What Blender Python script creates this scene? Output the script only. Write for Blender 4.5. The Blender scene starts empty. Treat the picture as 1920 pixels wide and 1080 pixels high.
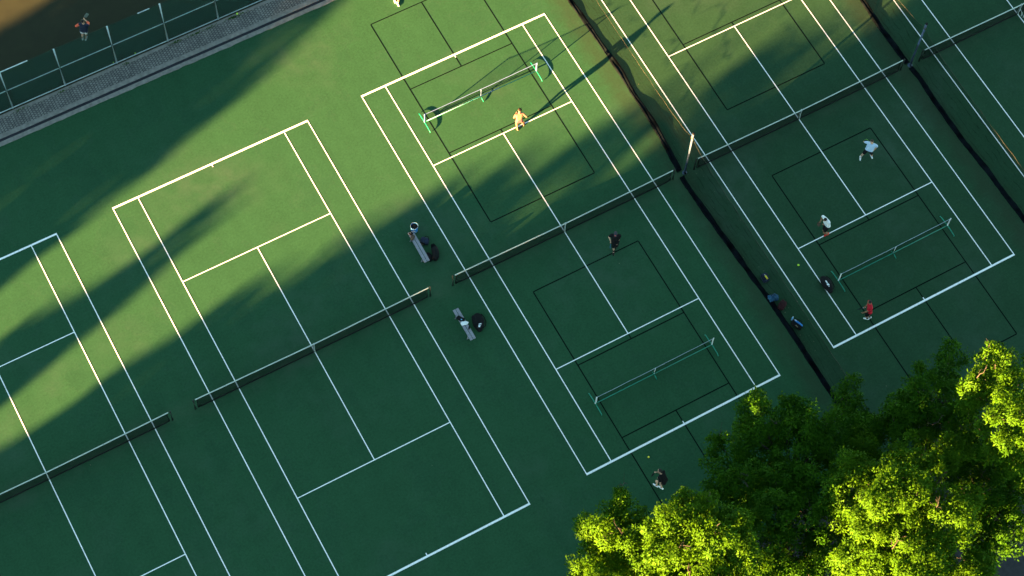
import bpy, bmesh, math, random
import numpy as np
from mathutils import Vector, Matrix, Quaternion, noise as mnoise
SC = bpy.context.scene
COL = SC.collection
rng = np.random.default_rng(7)
random.seed(7)

# ------------------------------------------------------------------ camera (surveyed from the court lines)
R = np.array([[0.875515223, -0.482172602, 0.031347653],
              [-0.424399947, -0.798384482, -0.427161448],
              [0.230993027, 0.360682409, -0.903631795]])
CAM = np.array([-26.911349855, -37.493103676, 90.088176032])
FPX = 3732.9868632720086

def G(px, py, z=0.0):
    """Ground point (at height z) that the photograph shows at pixel px,py."""
    d = R.T @ np.array([(px - 960) / FPX, (py - 540) / FPX, 1.0])
    t = (z - CAM[2]) / d[2]
    p = CAM + t * d
    return Vector((p[0], p[1], z))

cam = bpy.data.cameras.new('camera'); co = bpy.data.objects.new('camera', cam); COL.objects.link(co)
cam.sensor_width = 36.0; cam.lens = FPX / 1920 * 36.0; cam.clip_end = 2000; cam.clip_start = 1
M = Matrix(((R[0][0], -R[1][0], -R[2][0], CAM[0]), (R[0][1], -R[1][1], -R[2][1], CAM[1]),
            (R[0][2], -R[1][2], -R[2][2], CAM[2]), (0, 0, 0, 1)))
co.matrix_world = M
SC.camera = co

# ------------------------------------------------------------------ light
SUN_EL = math.radians(8.7); SUN_AZ = math.radians(14.0)      # light travels towards +X, a little +Y
trav = Vector((math.cos(SUN_AZ) * math.cos(SUN_EL), math.sin(SUN_AZ) * math.cos(SUN_EL), -math.sin(SUN_EL)))
sl = bpy.data.lights.new('sun', 'SUN'); so = bpy.data.objects.new('sun', sl); COL.objects.link(so)
sl.energy = 5.0; sl.angle = math.radians(0.53); sl.color = (1.0, 0.57, 0.20)
so.rotation_euler = trav.to_track_quat('-Z', 'Y').to_euler()
so.location = (-60, -20, 40)
w = bpy.data.worlds.new('World'); SC.world = w; w.use_nodes = True
nt = w.node_tree; bg = nt.nodes['Background']
sky = nt.nodes.new('ShaderNodeTexSky'); sky.sky_type = 'NISHITA'; sky.sun_disc = False
sky.sun_elevation = SUN_EL; sky.sun_rotation = math.atan2(-math.cos(SUN_AZ), -math.sin(SUN_AZ))
sky.altitude = 100; sky.air_density = 0.345; sky.dust_density = 0.0; sky.ozone_density = 0.4
hz = nt.nodes.new('ShaderNodeMix'); hz.data_type = 'RGBA'; hz.blend_type = 'MULTIPLY'; hz.inputs[0].default_value = 1.0
hz.inputs[7].default_value = (0.94, 1.0, 0.66, 1)         # tint takes blue out of the sky light, giving teal shade
nt.links.new(sky.outputs[0], hz.inputs[6]); nt.links.new(hz.outputs[2], bg.inputs[0]); bg.inputs[1].default_value = 0.05
SC.view_settings.view_transform = 'Standard'; SC.view_settings.look = 'None'
SC.view_settings.exposure = 4.58; SC.view_settings.gamma = 1.0

# ------------------------------------------------------------------ materials
def L(c):
    return tuple(c) + (1.0,)

def mat(name, color, rough=0.7, var=0.12, scale=8.0, bump=0.0, metal=0.0, spec=0.3, var_scale2=None):
    m = bpy.data.materials.new(name); m.use_nodes = True
    n = m.node_tree; b = n.nodes['Principled BSDF']
    b.inputs['Roughness'].default_value = rough; b.inputs['Metallic'].default_value = metal
    b.inputs['Specular IOR Level'].default_value = spec
    tc = n.nodes.new('ShaderNodeNewGeometry')
    no = n.nodes.new('ShaderNodeTexNoise'); no.inputs['Scale'].default_value = scale; no.inputs['Detail'].default_value = 4
    n.links.new(tc.outputs['Position'], no.inputs['Vector'])
    mr = n.nodes.new('ShaderNodeMapRange'); mr.inputs[1].default_value = 0.3; mr.inputs[2].default_value = 0.7
    mr.inputs[3].default_value = 1 - var; mr.inputs[4].default_value = 1 + var
    n.links.new(no.outputs[0], mr.inputs[0])
    mx = n.nodes.new('ShaderNodeMix'); mx.data_type = 'RGBA'; mx.blend_type = 'MULTIPLY'; mx.inputs[0].default_value = 1
    mx.inputs[6].default_value = L(color); n.links.new(mr.outputs[0], mx.inputs[7])
    n.links.new(mx.outputs[2], b.inputs['Base Color'])
    if bump:
        bp = n.nodes.new('ShaderNodeBump'); bp.inputs['Strength'].default_value = bump; bp.inputs['Distance'].default_value = 0.02
        n.links.new(no.outputs[0], bp.inputs['Height']); n.links.new(bp.outputs[0], b.inputs['Normal'])
    return m

def nn(n, t, **kw):
    x = n.nodes.new(t)
    for k, v in kw.items(): setattr(x, k, v)
    return x

def mix(n, fac, a, b, blend='MIX'):
    x = n.nodes.new('ShaderNodeMix'); x.data_type = 'RGBA'; x.blend_type = blend
    for s, v in ((0, fac), (6, a), (7, b)):
        if isinstance(v, (int, float)): x.inputs[s].default_value = v
        elif isinstance(v, tuple): x.inputs[s].default_value = L(v) if len(v) == 3 else v
        else: n.links.new(v, x.inputs[s])
    return x.outputs[2]

def math_(n, op, a, b=0.0, clamp=False):
    x = n.nodes.new('ShaderNodeMath'); x.operation = op; x.use_clamp = clamp
    for s, v in ((0, a), (1, b)):
        if isinstance(v, (int, float)): x.inputs[s].default_value = v
        else: n.links.new(v, x.inputs[s])
    return x.outputs[0]

def mrange(n, v, a, b, c, d):
    x = n.nodes.new('ShaderNodeMapRange')
    n.links.new(v, x.inputs[0])
    for i, q in enumerate((a, b, c, d)): x.inputs[i + 1].default_value = q
    return x.outputs[0]

def noise_(n, vec, scale, detail=4, rough=0.55):
    x = n.nodes.new('ShaderNodeTexNoise'); x.inputs['Scale'].default_value = scale
    x.inputs['Detail'].default_value = detail; x.inputs['Roughness'].default_value = rough
    n.links.new(vec, x.inputs['Vector'])
    return x.outputs[0]

def court_mat():
    m = bpy.data.materials.new('green_acrylic'); m.use_nodes = True
    n = m.node_tree; b = n.nodes['Principled BSDF']
    g = n.nodes.new('ShaderNodeNewGeometry'); pos = g.outputs['Position']
    sx = n.nodes.new('ShaderNodeSeparateXYZ'); n.links.new(pos, sx.inputs[0])
    x = sx.outputs[0]; y = sx.outputs[1]
    grain = noise_(n, pos, 9.0, 5, 0.8)
    mid = noise_(n, pos, 1.3, 5, 0.6)
    mp = n.nodes.new('ShaderNodeMapping'); mp.inputs['Scale'].default_value = (0.35, 0.06, 1); n.links.new(pos, mp.inputs[0])
    streak = noise_(n, mp.outputs[0], 3.0, 4, 0.6)
    big = noise_(n, pos, 0.16, 3, 0.5)
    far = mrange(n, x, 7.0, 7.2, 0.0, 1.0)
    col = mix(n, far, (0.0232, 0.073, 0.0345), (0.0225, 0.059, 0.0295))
    k = math_(n, 'MULTIPLY', mrange(n, grain, 0.3, 0.7, 0.80, 1.20), mrange(n, mid, 0.25, 0.75, 0.94, 1.06))
    k = math_(n, 'MULTIPLY', k, mrange(n, streak, 0.3, 0.7, 0.95, 1.05))
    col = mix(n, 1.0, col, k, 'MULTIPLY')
    # chalky worn patches and scuffs
    pat = math_(n, 'MULTIPLY', mrange(n, big, 0.52, 0.72, 0, 1), mrange(n, mid, 0.35, 0.65, 0.2, 1))
    col = mix(n, math_(n, 'MULTIPLY', pat, 0.50), col, (0.050, 0.080, 0.058))
    sv = noise_(n, pos, 0.42, 5, 0.62)
    edge = mrange(n, math_(n, 'ABSOLUTE', math_(n, 'SUBTRACT', sv, 0.56)), 0.0, 0.012, 1.0, 0.0)      # dried puddle rims
    col = mix(n, math_(n, 'MULTIPLY', edge, 0.10), col, (0.060, 0.090, 0.070))
    pool = mrange(n, sv, 0.555, 0.575, 0.0, 1.0)
    col = mix(n, math_(n, 'MULTIPLY', pool, 0.10), col, (0.018, 0.052, 0.034))
    ms_ = n.nodes.new('ShaderNodeMapping'); ms_.inputs['Scale'].default_value = (5.0, 0.7, 1); ms_.inputs['Rotation'].default_value = (0, 0, 0.5); n.links.new(pos, ms_.inputs[0])
    sc1 = noise_(n, ms_.outputs[0], 1.6, 4, 0.6)                                                    # rubber scuffs where players stand
    ay = math_(n, 'ABSOLUTE', math_(n, 'SUBTRACT', math_(n, 'ABSOLUTE', y), 12.2))
    zone = mrange(n, ay, 0.2, 1.8, 1.0, 0.15)
    scf = math_(n, 'MULTIPLY', mrange(n, sc1, 0.64, 0.72, 0, 1), zone)
    col = mix(n, math_(n, 'MULTIPLY', scf, 0.30), col, (0.010, 0.030, 0.018))
    # dust between net posts and under the nets
    dy = mrange(n, math_(n, 'ABSOLUTE', y), 0.0, 0.9, 1.0, 0.0)
    dust = math_(n, 'MULTIPLY', math_(n, 'MULTIPLY', dy, mrange(n, mid, 0.35, 0.65, 0.1, 1)), 0.32)
    col = mix(n, dust, col, (0.065, 0.085, 0.055))
    # dirt that collects along the two divider nets
    for xc in (6.75, 20.75):
        dx = math_(n, 'ABSOLUTE', math_(n, 'SUBTRACT', x, xc))
        d = mrange(n, math_(n, 'ADD', dx, mrange(n, mid, 0.3, 0.7, -0.25, 0.25)), 0.1, 0.95, 1.0, 0.0)
        col = mix(n, math_(n, 'MULTIPLY', d, 0.35), col, (0.034, 0.030, 0.020))
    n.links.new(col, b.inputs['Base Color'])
    b.inputs['Roughness'].default_value = 0.9; b.inputs['Specular IOR Level'].default_value = 0.02
    bp = n.nodes.new('ShaderNodeBump'); bp.inputs['Strength'].default_value = 0.12; bp.inputs['Distance'].default_value = 0.004
    n.links.new(grain, bp.inputs['Height']); n.links.new(bp.outputs[0], b.inputs['Normal'])
    return m

def line_mat(name, c, base, wear):
    m = bpy.data.materials.new(name); m.use_nodes = True
    n = m.node_tree; b = n.nodes['Principled BSDF']
    g = n.nodes.new('ShaderNodeNewGeometry'); pos = g.outputs['Position']
    a = noise_(n, pos, 9.0, 6, 0.7); c2 = noise_(n, pos, 0.8, 3)
    f = math_(n, 'MULTIPLY', mrange(n, a, 0.50, 0.72, 0, 1), wear)
    f = math_(n, 'MULTIPLY', f, mrange(n, c2, 0.3, 0.7, 0.4, 1.3))
    col = mix(n, f, c, base)
    n.links.new(col, b.inputs['Base Color']); b.inputs['Roughness'].default_value = 0.9; b.inputs['Specular IOR Level'].default_value = 0.0
    return m

def netting_mat(name, color, alpha, folds=False, rough=0.9):
    m = bpy.data.materials.new(name); m.use_nodes = True
    n = m.node_tree; b = n.nodes['Principled BSDF']
    b.inputs['Base Color'].default_value = L(color); b.inputs['Roughness'].default_value = rough
    b.inputs['Specular IOR Level'].default_value = 0.0
    g = n.nodes.new('ShaderNodeNewGeometry'); pos = g.outputs['Position']
    if folds:
        sx = n.nodes.new('ShaderNodeSeparateXYZ'); n.links.new(pos, sx.inputs[0])
        wob = noise_(n, pos, 0.9, 3)
        yy = math_(n, 'MULTIPLY', sx.outputs[1], 2.6)
        scal = math_(n, 'ABSOLUTE', math_(n, 'SINE', yy))
        zz = math_(n, 'ADD', sx.outputs[2], math_(n, 'ADD', math_(n, 'MULTIPLY', scal, 0.10), math_(n, 'MULTIPLY', wob, 0.75)))
        fr = math_(n, 'FRACT', math_(n, 'MULTIPLY', zz, 1.8))
        line = mrange(n, math_(n, 'ABSOLUTE', math_(n, 'SUBTRACT', fr, 0.5)), 0.0, 0.11, 1.0, 0.0)
        br = noise_(n, pos, 1.7, 2)
        line = math_(n, 'MULTIPLY', line, mrange(n, br, 0.40, 0.60, 0.0, 1.0))
        cl = noise_(n, pos, 0.7, 3)
        a = math_(n, 'ADD', mrange(n, cl, 0.3, 0.7, alpha * 0.85, alpha * 1.2), math_(n, 'MULTIPLY', line, 0.42), True)
    else:
        cl = noise_(n, pos, 3.0, 3)
        a = mrange(n, cl, 0.3, 0.7, alpha * 0.92, alpha * 1.08)
    n.links.new(a, b.inputs['Alpha'])
    return m

def leaf_mat(name, c1, c2, trans=0.4):
    m = bpy.data.materials.new(name); m.use_nodes = True
    n = m.node_tree; out = n.nodes['Material Output']; b = n.nodes['Principled BSDF']
    at = n.nodes.new('ShaderNodeAttribute'); at.attribute_name = 'tint'
    col = mix(n, at.outputs['Fac'], c1, c2)
    n.links.new(col, b.inputs['Base Color']); b.inputs['Roughness'].default_value = 0.6
    b.inputs['Specular IOR Level'].default_value = 0.06
    t = n.nodes.new('ShaderNodeBsdfTranslucent')
    tc = mix(n, 1.0, col, (1.15, 1.1, 0.5), 'MULTIPLY'); n.links.new(tc, t.inputs[0])
    ms = n.nodes.new('ShaderNodeMixShader'); ms.inputs[0].default_value = trans
    n.links.new(b.outputs[0], ms.inputs[1]); n.links.new(t.outputs[0], ms.inputs[2]); n.links.new(ms.outputs[0], out.inputs[0])
    return m

def brick_mat():
    m = bpy.data.materials.new('pavers'); m.use_nodes = True
    n = m.node_tree; b = n.nodes['Principled BSDF']
    g = n.nodes.new('ShaderNodeNewGeometry'); pos = g.outputs['Position']
    mp = n.nodes.new('ShaderNodeMapping'); mp.inputs['Rotation'].default_value = (0, 0, math.radians(90)); n.links.new(pos, mp.inputs[0])
    wob = n.nodes.new('ShaderNodeVectorMath'); wob.operation = 'ADD'
    wn = n.nodes.new('ShaderNodeTexNoise'); wn.inputs['Scale'].default_value = 2.5; n.links.new(pos, wn.inputs['Vector'])
    sc = n.nodes.new('ShaderNodeVectorMath'); sc.operation = 'SCALE'; sc.inputs['Scale'].default_value = 0.05
    n.links.new(wn.outputs['Color'], sc.inputs[0]); n.links.new(mp.outputs[0], wob.inputs[0]); n.links.new(sc.outputs[0], wob.inputs[1])
    br = n.nodes.new('ShaderNodeTexBrick'); n.links.new(wob.outputs[0], br.inputs['Vector'])
    br.inputs['Color1'].default_value = L((0.135, 0.122, 0.112)); br.inputs['Color2'].default_value = L((0.215, 0.195, 0.175))
    br.inputs['Mortar'].default_value = L((0.028, 0.028, 0.034)); br.inputs['Scale'].default_value = 1.0
    br.inputs['Mortar Size'].default_value = 0.016; br.inputs['Mortar Smooth'].default_value = 0.2
    br.inputs['Brick Width'].default_value = 0.13; br.inputs['Row Height'].default_value = 0.155
    v = noise_(n, pos, 1.1, 4)
    col = mix(n, 1.0, br.outputs[0], mrange(n, v, 0.3, 0.7, 0.8, 1.2), 'MULTIPLY')
    n.links.new(col, b.inputs['Base Color']); b.inputs['Roughness'].default_value = 0.85
    return m

MT = dict(
    court=court_mat(),
    white_line=line_mat('white_line_paint', (0.89, 0.87, 0.86), (0.10, 0.14, 0.11), 0.45),
    black_line=line_mat('black_line_paint', (0.004, 0.006, 0.006), (0.012, 0.03, 0.02), 0.3),
    suntape=mat('sun_toned_tape', (0.13, 0.19, 0.40), 0.7, 0.06, 6.0), olive=mat('brown_clay', (0.0170, 0.0185, 0.0070), 0.9, 0.15, 1.5),  # suntape: white tape and posts darkened and blued to offset the orange sun
    soil=mat('dark_soil', (0.05, 0.045, 0.035), 0.95, 0.3, 2.0, 0.3),
    asphalt=mat('asphalt', (0.034, 0.032, 0.036), 0.9, 0.2, 6.0),
    concrete=mat('concrete', (0.20, 0.18, 0.165), 0.9, 0.25, 4.0, 0.1),
    gutter=mat('dark_drain', (0.022, 0.022, 0.03), 0.7, 0.3, 3.0),
    paver=brick_mat(),
    net=netting_mat('black_net_cord', (0.012, 0.012, 0.012), 0.58),
    pnet=netting_mat('fine_black_net', (0.002, 0.002, 0.002), 0.22),
    divider=netting_mat('brown_divider_netting', (0.0012, 0.0012, 0.0010), 0.21, True),
    screen=netting_mat('green_windscreen', (0.013, 0.046, 0.037), 0.62),
    skirt=mat('black_skirt_fabric', (0.0042, 0.0056, 0.0072), 0.95, 0.6, 2.0, 0.6, 0.0, 0.0),
    black=mat('black_fabric', (0.005, 0.005, 0.006), 0.8, 0.3, 12.0, 0.3, 0.0, 0.15),
    postgreen=mat('dark_post_paint', (0.010, 0.016, 0.013), 0.5, 0.2, 5.0),
    tape=mat('white_tape', (0.40, 0.45, 0.43), 0.7, 0.10, 6.0), thintape=mat('grey_white_tape', (0.26, 0.32, 0.36), 0.7, 0.12, 6.0),
    steel=mat('galvanised_steel', (0.27, 0.31, 0.33), 0.5, 0.2, 5.0, 0.0, 0.3), polesteel=mat('dimmed_pole_steel', (0.042, 0.066, 0.12), 0.6, 0.3, 4.0, 0.0, 0.0), fencesteel=mat('fence_steel', (0.46, 0.52, 0.55), 0.5, 0.2, 5.0, 0.0, 0.3),  # polesteel: darker bluish steel, toned against the warm glow of the sunlit pole
    alu=mat('brushed_aluminium', (0.25, 0.235, 0.27), 0.5, 0.16, 9.0, 0.0, 0.25),
    pgreen=mat('green_tube_paint', (0.004, 0.19, 0.12), 0.4, 0.1, 5.0),
    pwhite=mat('white_tube_paint', (0.72, 0.71, 0.70), 0.4, 0.08, 5.0),
    cable=mat('tan_rope', (0.035, 0.030, 0.020), 0.8, 0.9, 3.0),
    bark=mat('brown_bark', (0.036, 0.028, 0.024), 0.9, 0.3, 8.0, 0.5),
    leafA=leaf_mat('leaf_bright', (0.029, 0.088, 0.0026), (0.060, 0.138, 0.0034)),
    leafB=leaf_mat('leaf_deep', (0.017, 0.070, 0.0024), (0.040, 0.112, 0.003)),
    leafC=leaf_mat('leaf_shade_tree', (0.015, 0.035, 0.008), (0.03, 0.05, 0.010), 0.05),
    ball=mat('yellow_felt', (0.48, 0.72, 0.05), 0.8, 0.05),
    lime=mat('lime_plastic', (0.30, 0.75, 0.10), 0.4, 0.05),
    white=mat('white_cloth', (0.72, 0.72, 0.74), 0.8, 0.06),
    blue=mat('blue_fabric', (0.03, 0.20, 0.55), 0.6, 0.12),
    skyblue=mat('pale_blue_shirt', (0.42, 0.52, 0.68), 0.8, 0.06),
    navy=mat('navy_fabric', (0.010, 0.017, 0.040), 0.8, 0.15),
    dullblue=mat('dull_blue_fabric', (0.015, 0.065, 0.13), 0.8, 0.25, 14.0),
    maroon=mat('maroon_fabric', (0.036, 0.004, 0.006), 0.8, 0.2),
    red=mat('red_shirt', (0.46, 0.006, 0.02), 0.8, 0.08),
    redshoe=mat('red_shoe', (0.62, 0.035, 0.02), 0.6, 0.08),
    coral=mat('coral_sleeve', (0.62, 0.10, 0.05), 0.8, 0.08),
    skinsun=mat('sun_toned_skin', (0.22, 0.098, 0.066), 0.6, 0.08), hairsun=mat('sun_toned_dark_hair', (0.005, 0.0035, 0.003), 0.7, 0.2, 40.0, 0.0, 0.0, 0.1), pink=mat('pink_shorts', (0.19, 0.050, 0.060), 0.8, 0.08),  # skinsun, hairsun: skin and hair darkened so direct sun does not bleach them
    brown=mat('brown_leather', (0.07, 0.045, 0.03), 0.7, 0.3, 20.0),
    tan=mat('tan_canvas', (0.22, 0.18, 0.12), 0.8, 0.2),
    yellow=mat('yellow_plastic', (0.62, 0.50, 0.03), 0.5, 0.05),
    bottleblue=mat('pale_blue_plastic', (0.18, 0.40, 0.62), 0.4, 0.05),
    grey=mat('grey_face', (0.16, 0.20, 0.17), 0.6, 0.06),
    hair=mat('dark_hair', (0.012, 0.009, 0.008), 0.6, 0.2, 40.0),
    hairbr=mat('brown_hair', (0.035, 0.020, 0.014), 0.6, 0.2, 40.0),
    cap=mat('charcoal_cap', (0.035, 0.033, 0.045), 0.8, 0.1),
    skin1=mat('light_skin', (0.48, 0.27, 0.18), 0.55, 0.06),
    skin2=mat('tanned_skin', (0.26, 0.12, 0.065), 0.55, 0.06),
    eye=mat('eye_dark', (0.02, 0.015, 0.012), 0.3, 0.0), lip=mat('lip', (0.26, 0.09, 0.075), 0.5, 0.0),
)

# ------------------------------------------------------------------ object helpers
def link(name, me, m, parent=None, smooth=False):
    o = bpy.data.objects.new(name, me); COL.objects.link(o)
    o.shadow_terminator_geometry_offset = 0.0
    ms = m if isinstance(m, (list, tuple)) else [m]
    for q in ms: me.materials.append(q)
    if smooth:
        for p in me.polygons: p.use_smooth = True
    if parent is not None:
        o.parent = parent
        o.matrix_parent_inverse = Matrix.Translation(-parent.location) @ Matrix.Identity(4) if False else parent.matrix_basis.inverted()
    return o

def obj(name, bm, m, parent=None, smooth=False):
    me = bpy.data.meshes.new(name); bm.to_mesh(me); bm.free()
    return link(name, me, m, parent, smooth)

def tag(o, label=None, cat=None, group=None, kind=None):
    if label: o['label'] = label
    if cat: o['category'] = cat
    if group: o['group'] = group
    if kind: o['kind'] = kind
    return o

def thing(name, loc, label, cat, group=None):
    o = bpy.data.objects.new(name, None); COL.objects.link(o); o.location = loc
    o.empty_display_size = 0.2
    return tag(o, label, cat, group)

def box(bm, c, s, rot=0.0, axis=None):
    v = bmesh.ops.create_cube(bm, size=1.0)['verts']
    mt = Matrix.Translation(c) @ Matrix.Rotation(rot, 4, 'Z') @ Matrix.Diagonal((s[0], s[1], s[2], 1))
    bmesh.ops.transform(bm, matrix=mt, verts=v)
    return v

def frame_of(t):
    t = t.normalized()
    up = Vector((0, 0, 1)) if abs(t.z) < 0.95 else Vector((1, 0, 0))
    a = t.cross(up).normalized(); b = a.cross(t).normalized()
    return a, b

def tube(bm, pts, rad, n=8, cap=True):
    pts = [Vector(p) for p in pts]
    rad = rad if isinstance(rad, (list, tuple)) else [rad] * len(pts)
    rings = []
    for i, p in enumerate(pts):
        t = (pts[min(i + 1, len(pts) - 1)] - pts[max(i - 1, 0)])
        if t.length < 1e-9: t = Vector((0, 0, 1))
        a, b = frame_of(t)
        if rings:                                   # keep the frame from spinning
            pa = (rings[-1][0].co - pts[i - 1])
            a2 = pa - t.normalized() * pa.dot(t.normalized())
            if a2.length > 1e-6: a = a2.normalized(); b = t.normalized().cross(a).normalized()
        rings.append([bm.verts.new(p + (a * math.cos(2 * math.pi * k / n) + b * math.sin(2 * math.pi * k / n)) * rad[i]) for k in range(n)])
    for r0, r1 in zip(rings, rings[1:]):
        for k in range(n):
            bm.faces.new((r0[k], r0[(k + 1) % n], r1[(k + 1) % n], r1[k]))
    if cap:
        bm.faces.new(rings[0][::-1]); bm.faces.new(rings[-1])

def ellipsoid(bm, c, r, rot=None, sub=3):
    v = bmesh.ops.create_icosphere(bm, subdivisions=sub, radius=1.0)['verts']
    mt = Matrix.Translation(c) @ (rot.to_4x4() if rot is not None else Matrix.Identity(4)) @ Matrix.Diagonal((r[0], r[1], r[2], 1))
    bmesh.ops.transform(bm, matrix=mt, verts=v)
    return v

def sheet(name, x0, x1, y0, y1, z, m, kind='structure', jag=None, nx=1):
    bm = bmesh.new()
    xs = [x0 + (x1 - x0) * i / nx for i in range(nx + 1)]
    lo, hi = [], []
    for x in xs:
        j0 = jag[0](x) if jag else 0; j1 = jag[1](x) if jag else 0
        lo.append(bm.verts.new((x, y0 + j0, z))); hi.append(bm.verts.new((x, y1 + j1, z)))
    for i in range(nx): bm.faces.new((lo[i], lo[i + 1], hi[i + 1], hi[i]))
    o = obj(name, bm, m); tag(o, kind=kind); return o

# ------------------------------------------------------------------ setting
sheet('ground', -600, 600, -600, 600, -0.06, MT['soil'])
sheet('court_surface', -60, 60, -18.35, 17.86, 0.0, MT['court'])
sheet('neighbouring_court_surface', -60, 60, 19.55, 60, -0.012, MT['olive'])
sheet('road', -60, 60, -60, -18.55, -0.03, MT['asphalt'])
jn = lambda a, s: (lambda x: a * mnoise.noise(Vector((x * s, 3.1, 0))))
def slab(name, y0, y1, ztop, m, jag0=0.0):
    bm = bmesh.new(); n = 400; r = []
    for i in range(n + 1):
        x = -60 + 120 * i / n
        j = jag0 * (mnoise.noise(Vector((x * 2.3, 3.1, 0))) + 0.6 * mnoise.noise(Vector((x * 7.1, 1.1, 0))))
        r.append([bm.verts.new(p) for p in ((x, y0 + j, -0.05), (x, y0 + j, ztop), (x, y1, ztop), (x, y1, -0.05))])
    for a, b in zip(r, r[1:]):
        for k in range(3): bm.faces.new((a[k], b[k], b[k + 1], a[k + 1]))
    return tag(obj(name, bm, m), kind='structure')
slab('kerb', 17.83, 18.07, 0.03, MT['concrete'], 0.045)
sheet('gutter', -60, 60, 18.07, 18.25, -0.02, MT['gutter'])
slab('kerb', 18.25, 18.49, 0.03, MT['concrete'])
sheet('path', -60, 60, 18.49, 19.36, 0.012, MT['paver'])
slab('kerb', 19.36, 19.54, 0.03, MT['concrete'])

def strips(name, segs, m, z):
    bm = bmesh.new()
    for (x0, y0, x1, y1, wd) in segs:
        d = Vector((x1 - x0, y1 - y0, 0)); ln = d.length; d.normalize(); nrm = Vector((-d.y, d.x, 0)) * wd / 2
        k = max(1, int(ln / 1.0)); prev = None
        for i in range(k + 1):
            p = Vector((x0, y0, z)) + d * ln * i / k
            jt = nrm * (1 + 0.05 * mnoise.noise(p * 1.7))
            cur = (bm.verts.new(p + jt), bm.verts.new(p - jt))
            if prev: bm.faces.new((prev[0], prev[1], cur[1], cur[0]))
            prev = cur
    return tag(obj(name, bm, m), kind='structure')

W = 5.485; S = 4.115; BT = 11.87; BB = -11.89; ST = 6.47; SB = -6.43
CX = dict(A=-28.17, B=-14.118, C=0.0, D=14.134, E=28.17)
for k, cx in CX.items():
    a = 0.050; b = 0.105
    e = b / 2
    segs = [(cx - W, BB + e, cx - W, BT - e, a), (cx + W, BB + e, cx + W, BT - e, a),
            (cx - S, BB + e, cx - S, BT - e, a), (cx + S, BB + e, cx + S, BT - e, a),
            (cx - W - a / 2, BT, cx + W + a / 2, BT, b), (cx - W - a / 2, BB, cx + W + a / 2, BB, b),
            (cx - S + a / 2, ST, cx + S - a / 2, ST, a), (cx - S + a / 2, SB, cx + S - a / 2, SB, a),
            (cx, SB + a / 2, cx, ST - a / 2, a),
            (cx, BB + e, cx, BB + e + 0.13, a), (cx, BT - e - 0.13, cx, BT - e, a)]
    strips('court_lines', segs, MT['white_line'], 0.008)
for cx in (CX['C'], CX['D']):
    for sy in (1, -1):
        a = 0.056; h = 3.05; y0 = 2.22 * sy; y1 = 6.745 * sy; y2 = 11.065 * sy; y3 = 15.60 * sy
        segs = [(cx - h, y0, cx + h, y0, a), (cx - h + a / 2, y1, cx + h - a / 2, y1, a), (cx - h + a / 2, y2, cx + h - a / 2, y2, a), (cx - h, y3, cx + h, y3, a)]
        segs += [(cx + s * h, y0 + sy * a / 2, cx + s * h, y3 - sy * a / 2, a) for s in (-1, 1)]
        segs += [(cx, y0 + sy * a / 2, cx, y1 - sy * a / 2, a) if False else (cx, (ST if sy > 0 else SB) + sy * 0.025, cx, y1 - sy * a / 2, a), (cx, y2 + sy * a / 2, cx, y3 - sy * a / 2, a)]
        strips('court_lines', segs, MT['black_line'], 0.004)

# ------------------------------------------------------------------ upper fence
def chain_fence():
    Y = 19.66
    t = thing('chain_link_fence', (-14, Y, 0), 'tall chain link fence with green windscreen along the paved path', 'fence')
    xs = [-24.68 + 2.925 * i for i in range(14)]
    for i, x in enumerate(xs):
        bm = bmesh.new(); tube(bm, [(x, Y, 0), (x, Y, 3.5)], 0.045, 10); obj('post', bm, MT['fencesteel'], t, True)
    for i, (a, b) in enumerate(zip(xs, xs[1:])):
        bm = bmesh.new(); tube(bm, [(a + 0.05, Y, 1.72), (b - 0.05, Y, 1.72)], 0.024, 8); obj('rail', bm, MT['fencesteel'], t, True)
    bm = bmesh.new(); tube(bm, [(xs[0], Y - 0.05, 0.12), (xs[-1], Y - 0.05, 0.12)], 0.028, 8); obj('rail', bm, MT['fencesteel'], t, True)
    for a, b in ((xs[0], -20.25), (-14.2, -13.55)):
        bm = bmesh.new(); tube(bm, [(a, Y, 3.5), (b, Y, 3.5)], 0.03, 8); obj('rail', bm, MT['fencesteel'], t, True)
    bm = bmesh.new()
    n = 120; pr = None
    for i in range(n + 1):
        x = xs[0] + (xs[-1] - xs[0]) * i / n
        zt = 3.5 - 0.05 * abs(math.sin((x - xs[0]) / 2.925 * math.pi)) + 0.015 * mnoise.noise(Vector((x * 4, 0, 0)))
        cur = [bm.verts.new((x, Y + 0.055 + 0.02 * mnoise.noise(Vector((x * 1.5, z, 0))), z)) for z in (0.05, 1.0, 2.2, zt)]
        if pr:
            for k in range(3): bm.faces.new((pr[k], cur[k], cur[k + 1], pr[k + 1]))
        pr = cur
    obj('mesh', bm, MT['screen'], t, True)
    bm = bmesh.new()
    tube(bm, [(xs[0] + (xs[-1] - xs[0]) * i / 120, Y + 0.05, 3.49 - 0.05 * abs(math.sin((xs[-1] - xs[0]) * i / 120 / 2.925 * math.pi))) for i in range(121)], 0.006, 5)
    obj('wire', bm, MT['cable'], t)
chain_fence()

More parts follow.
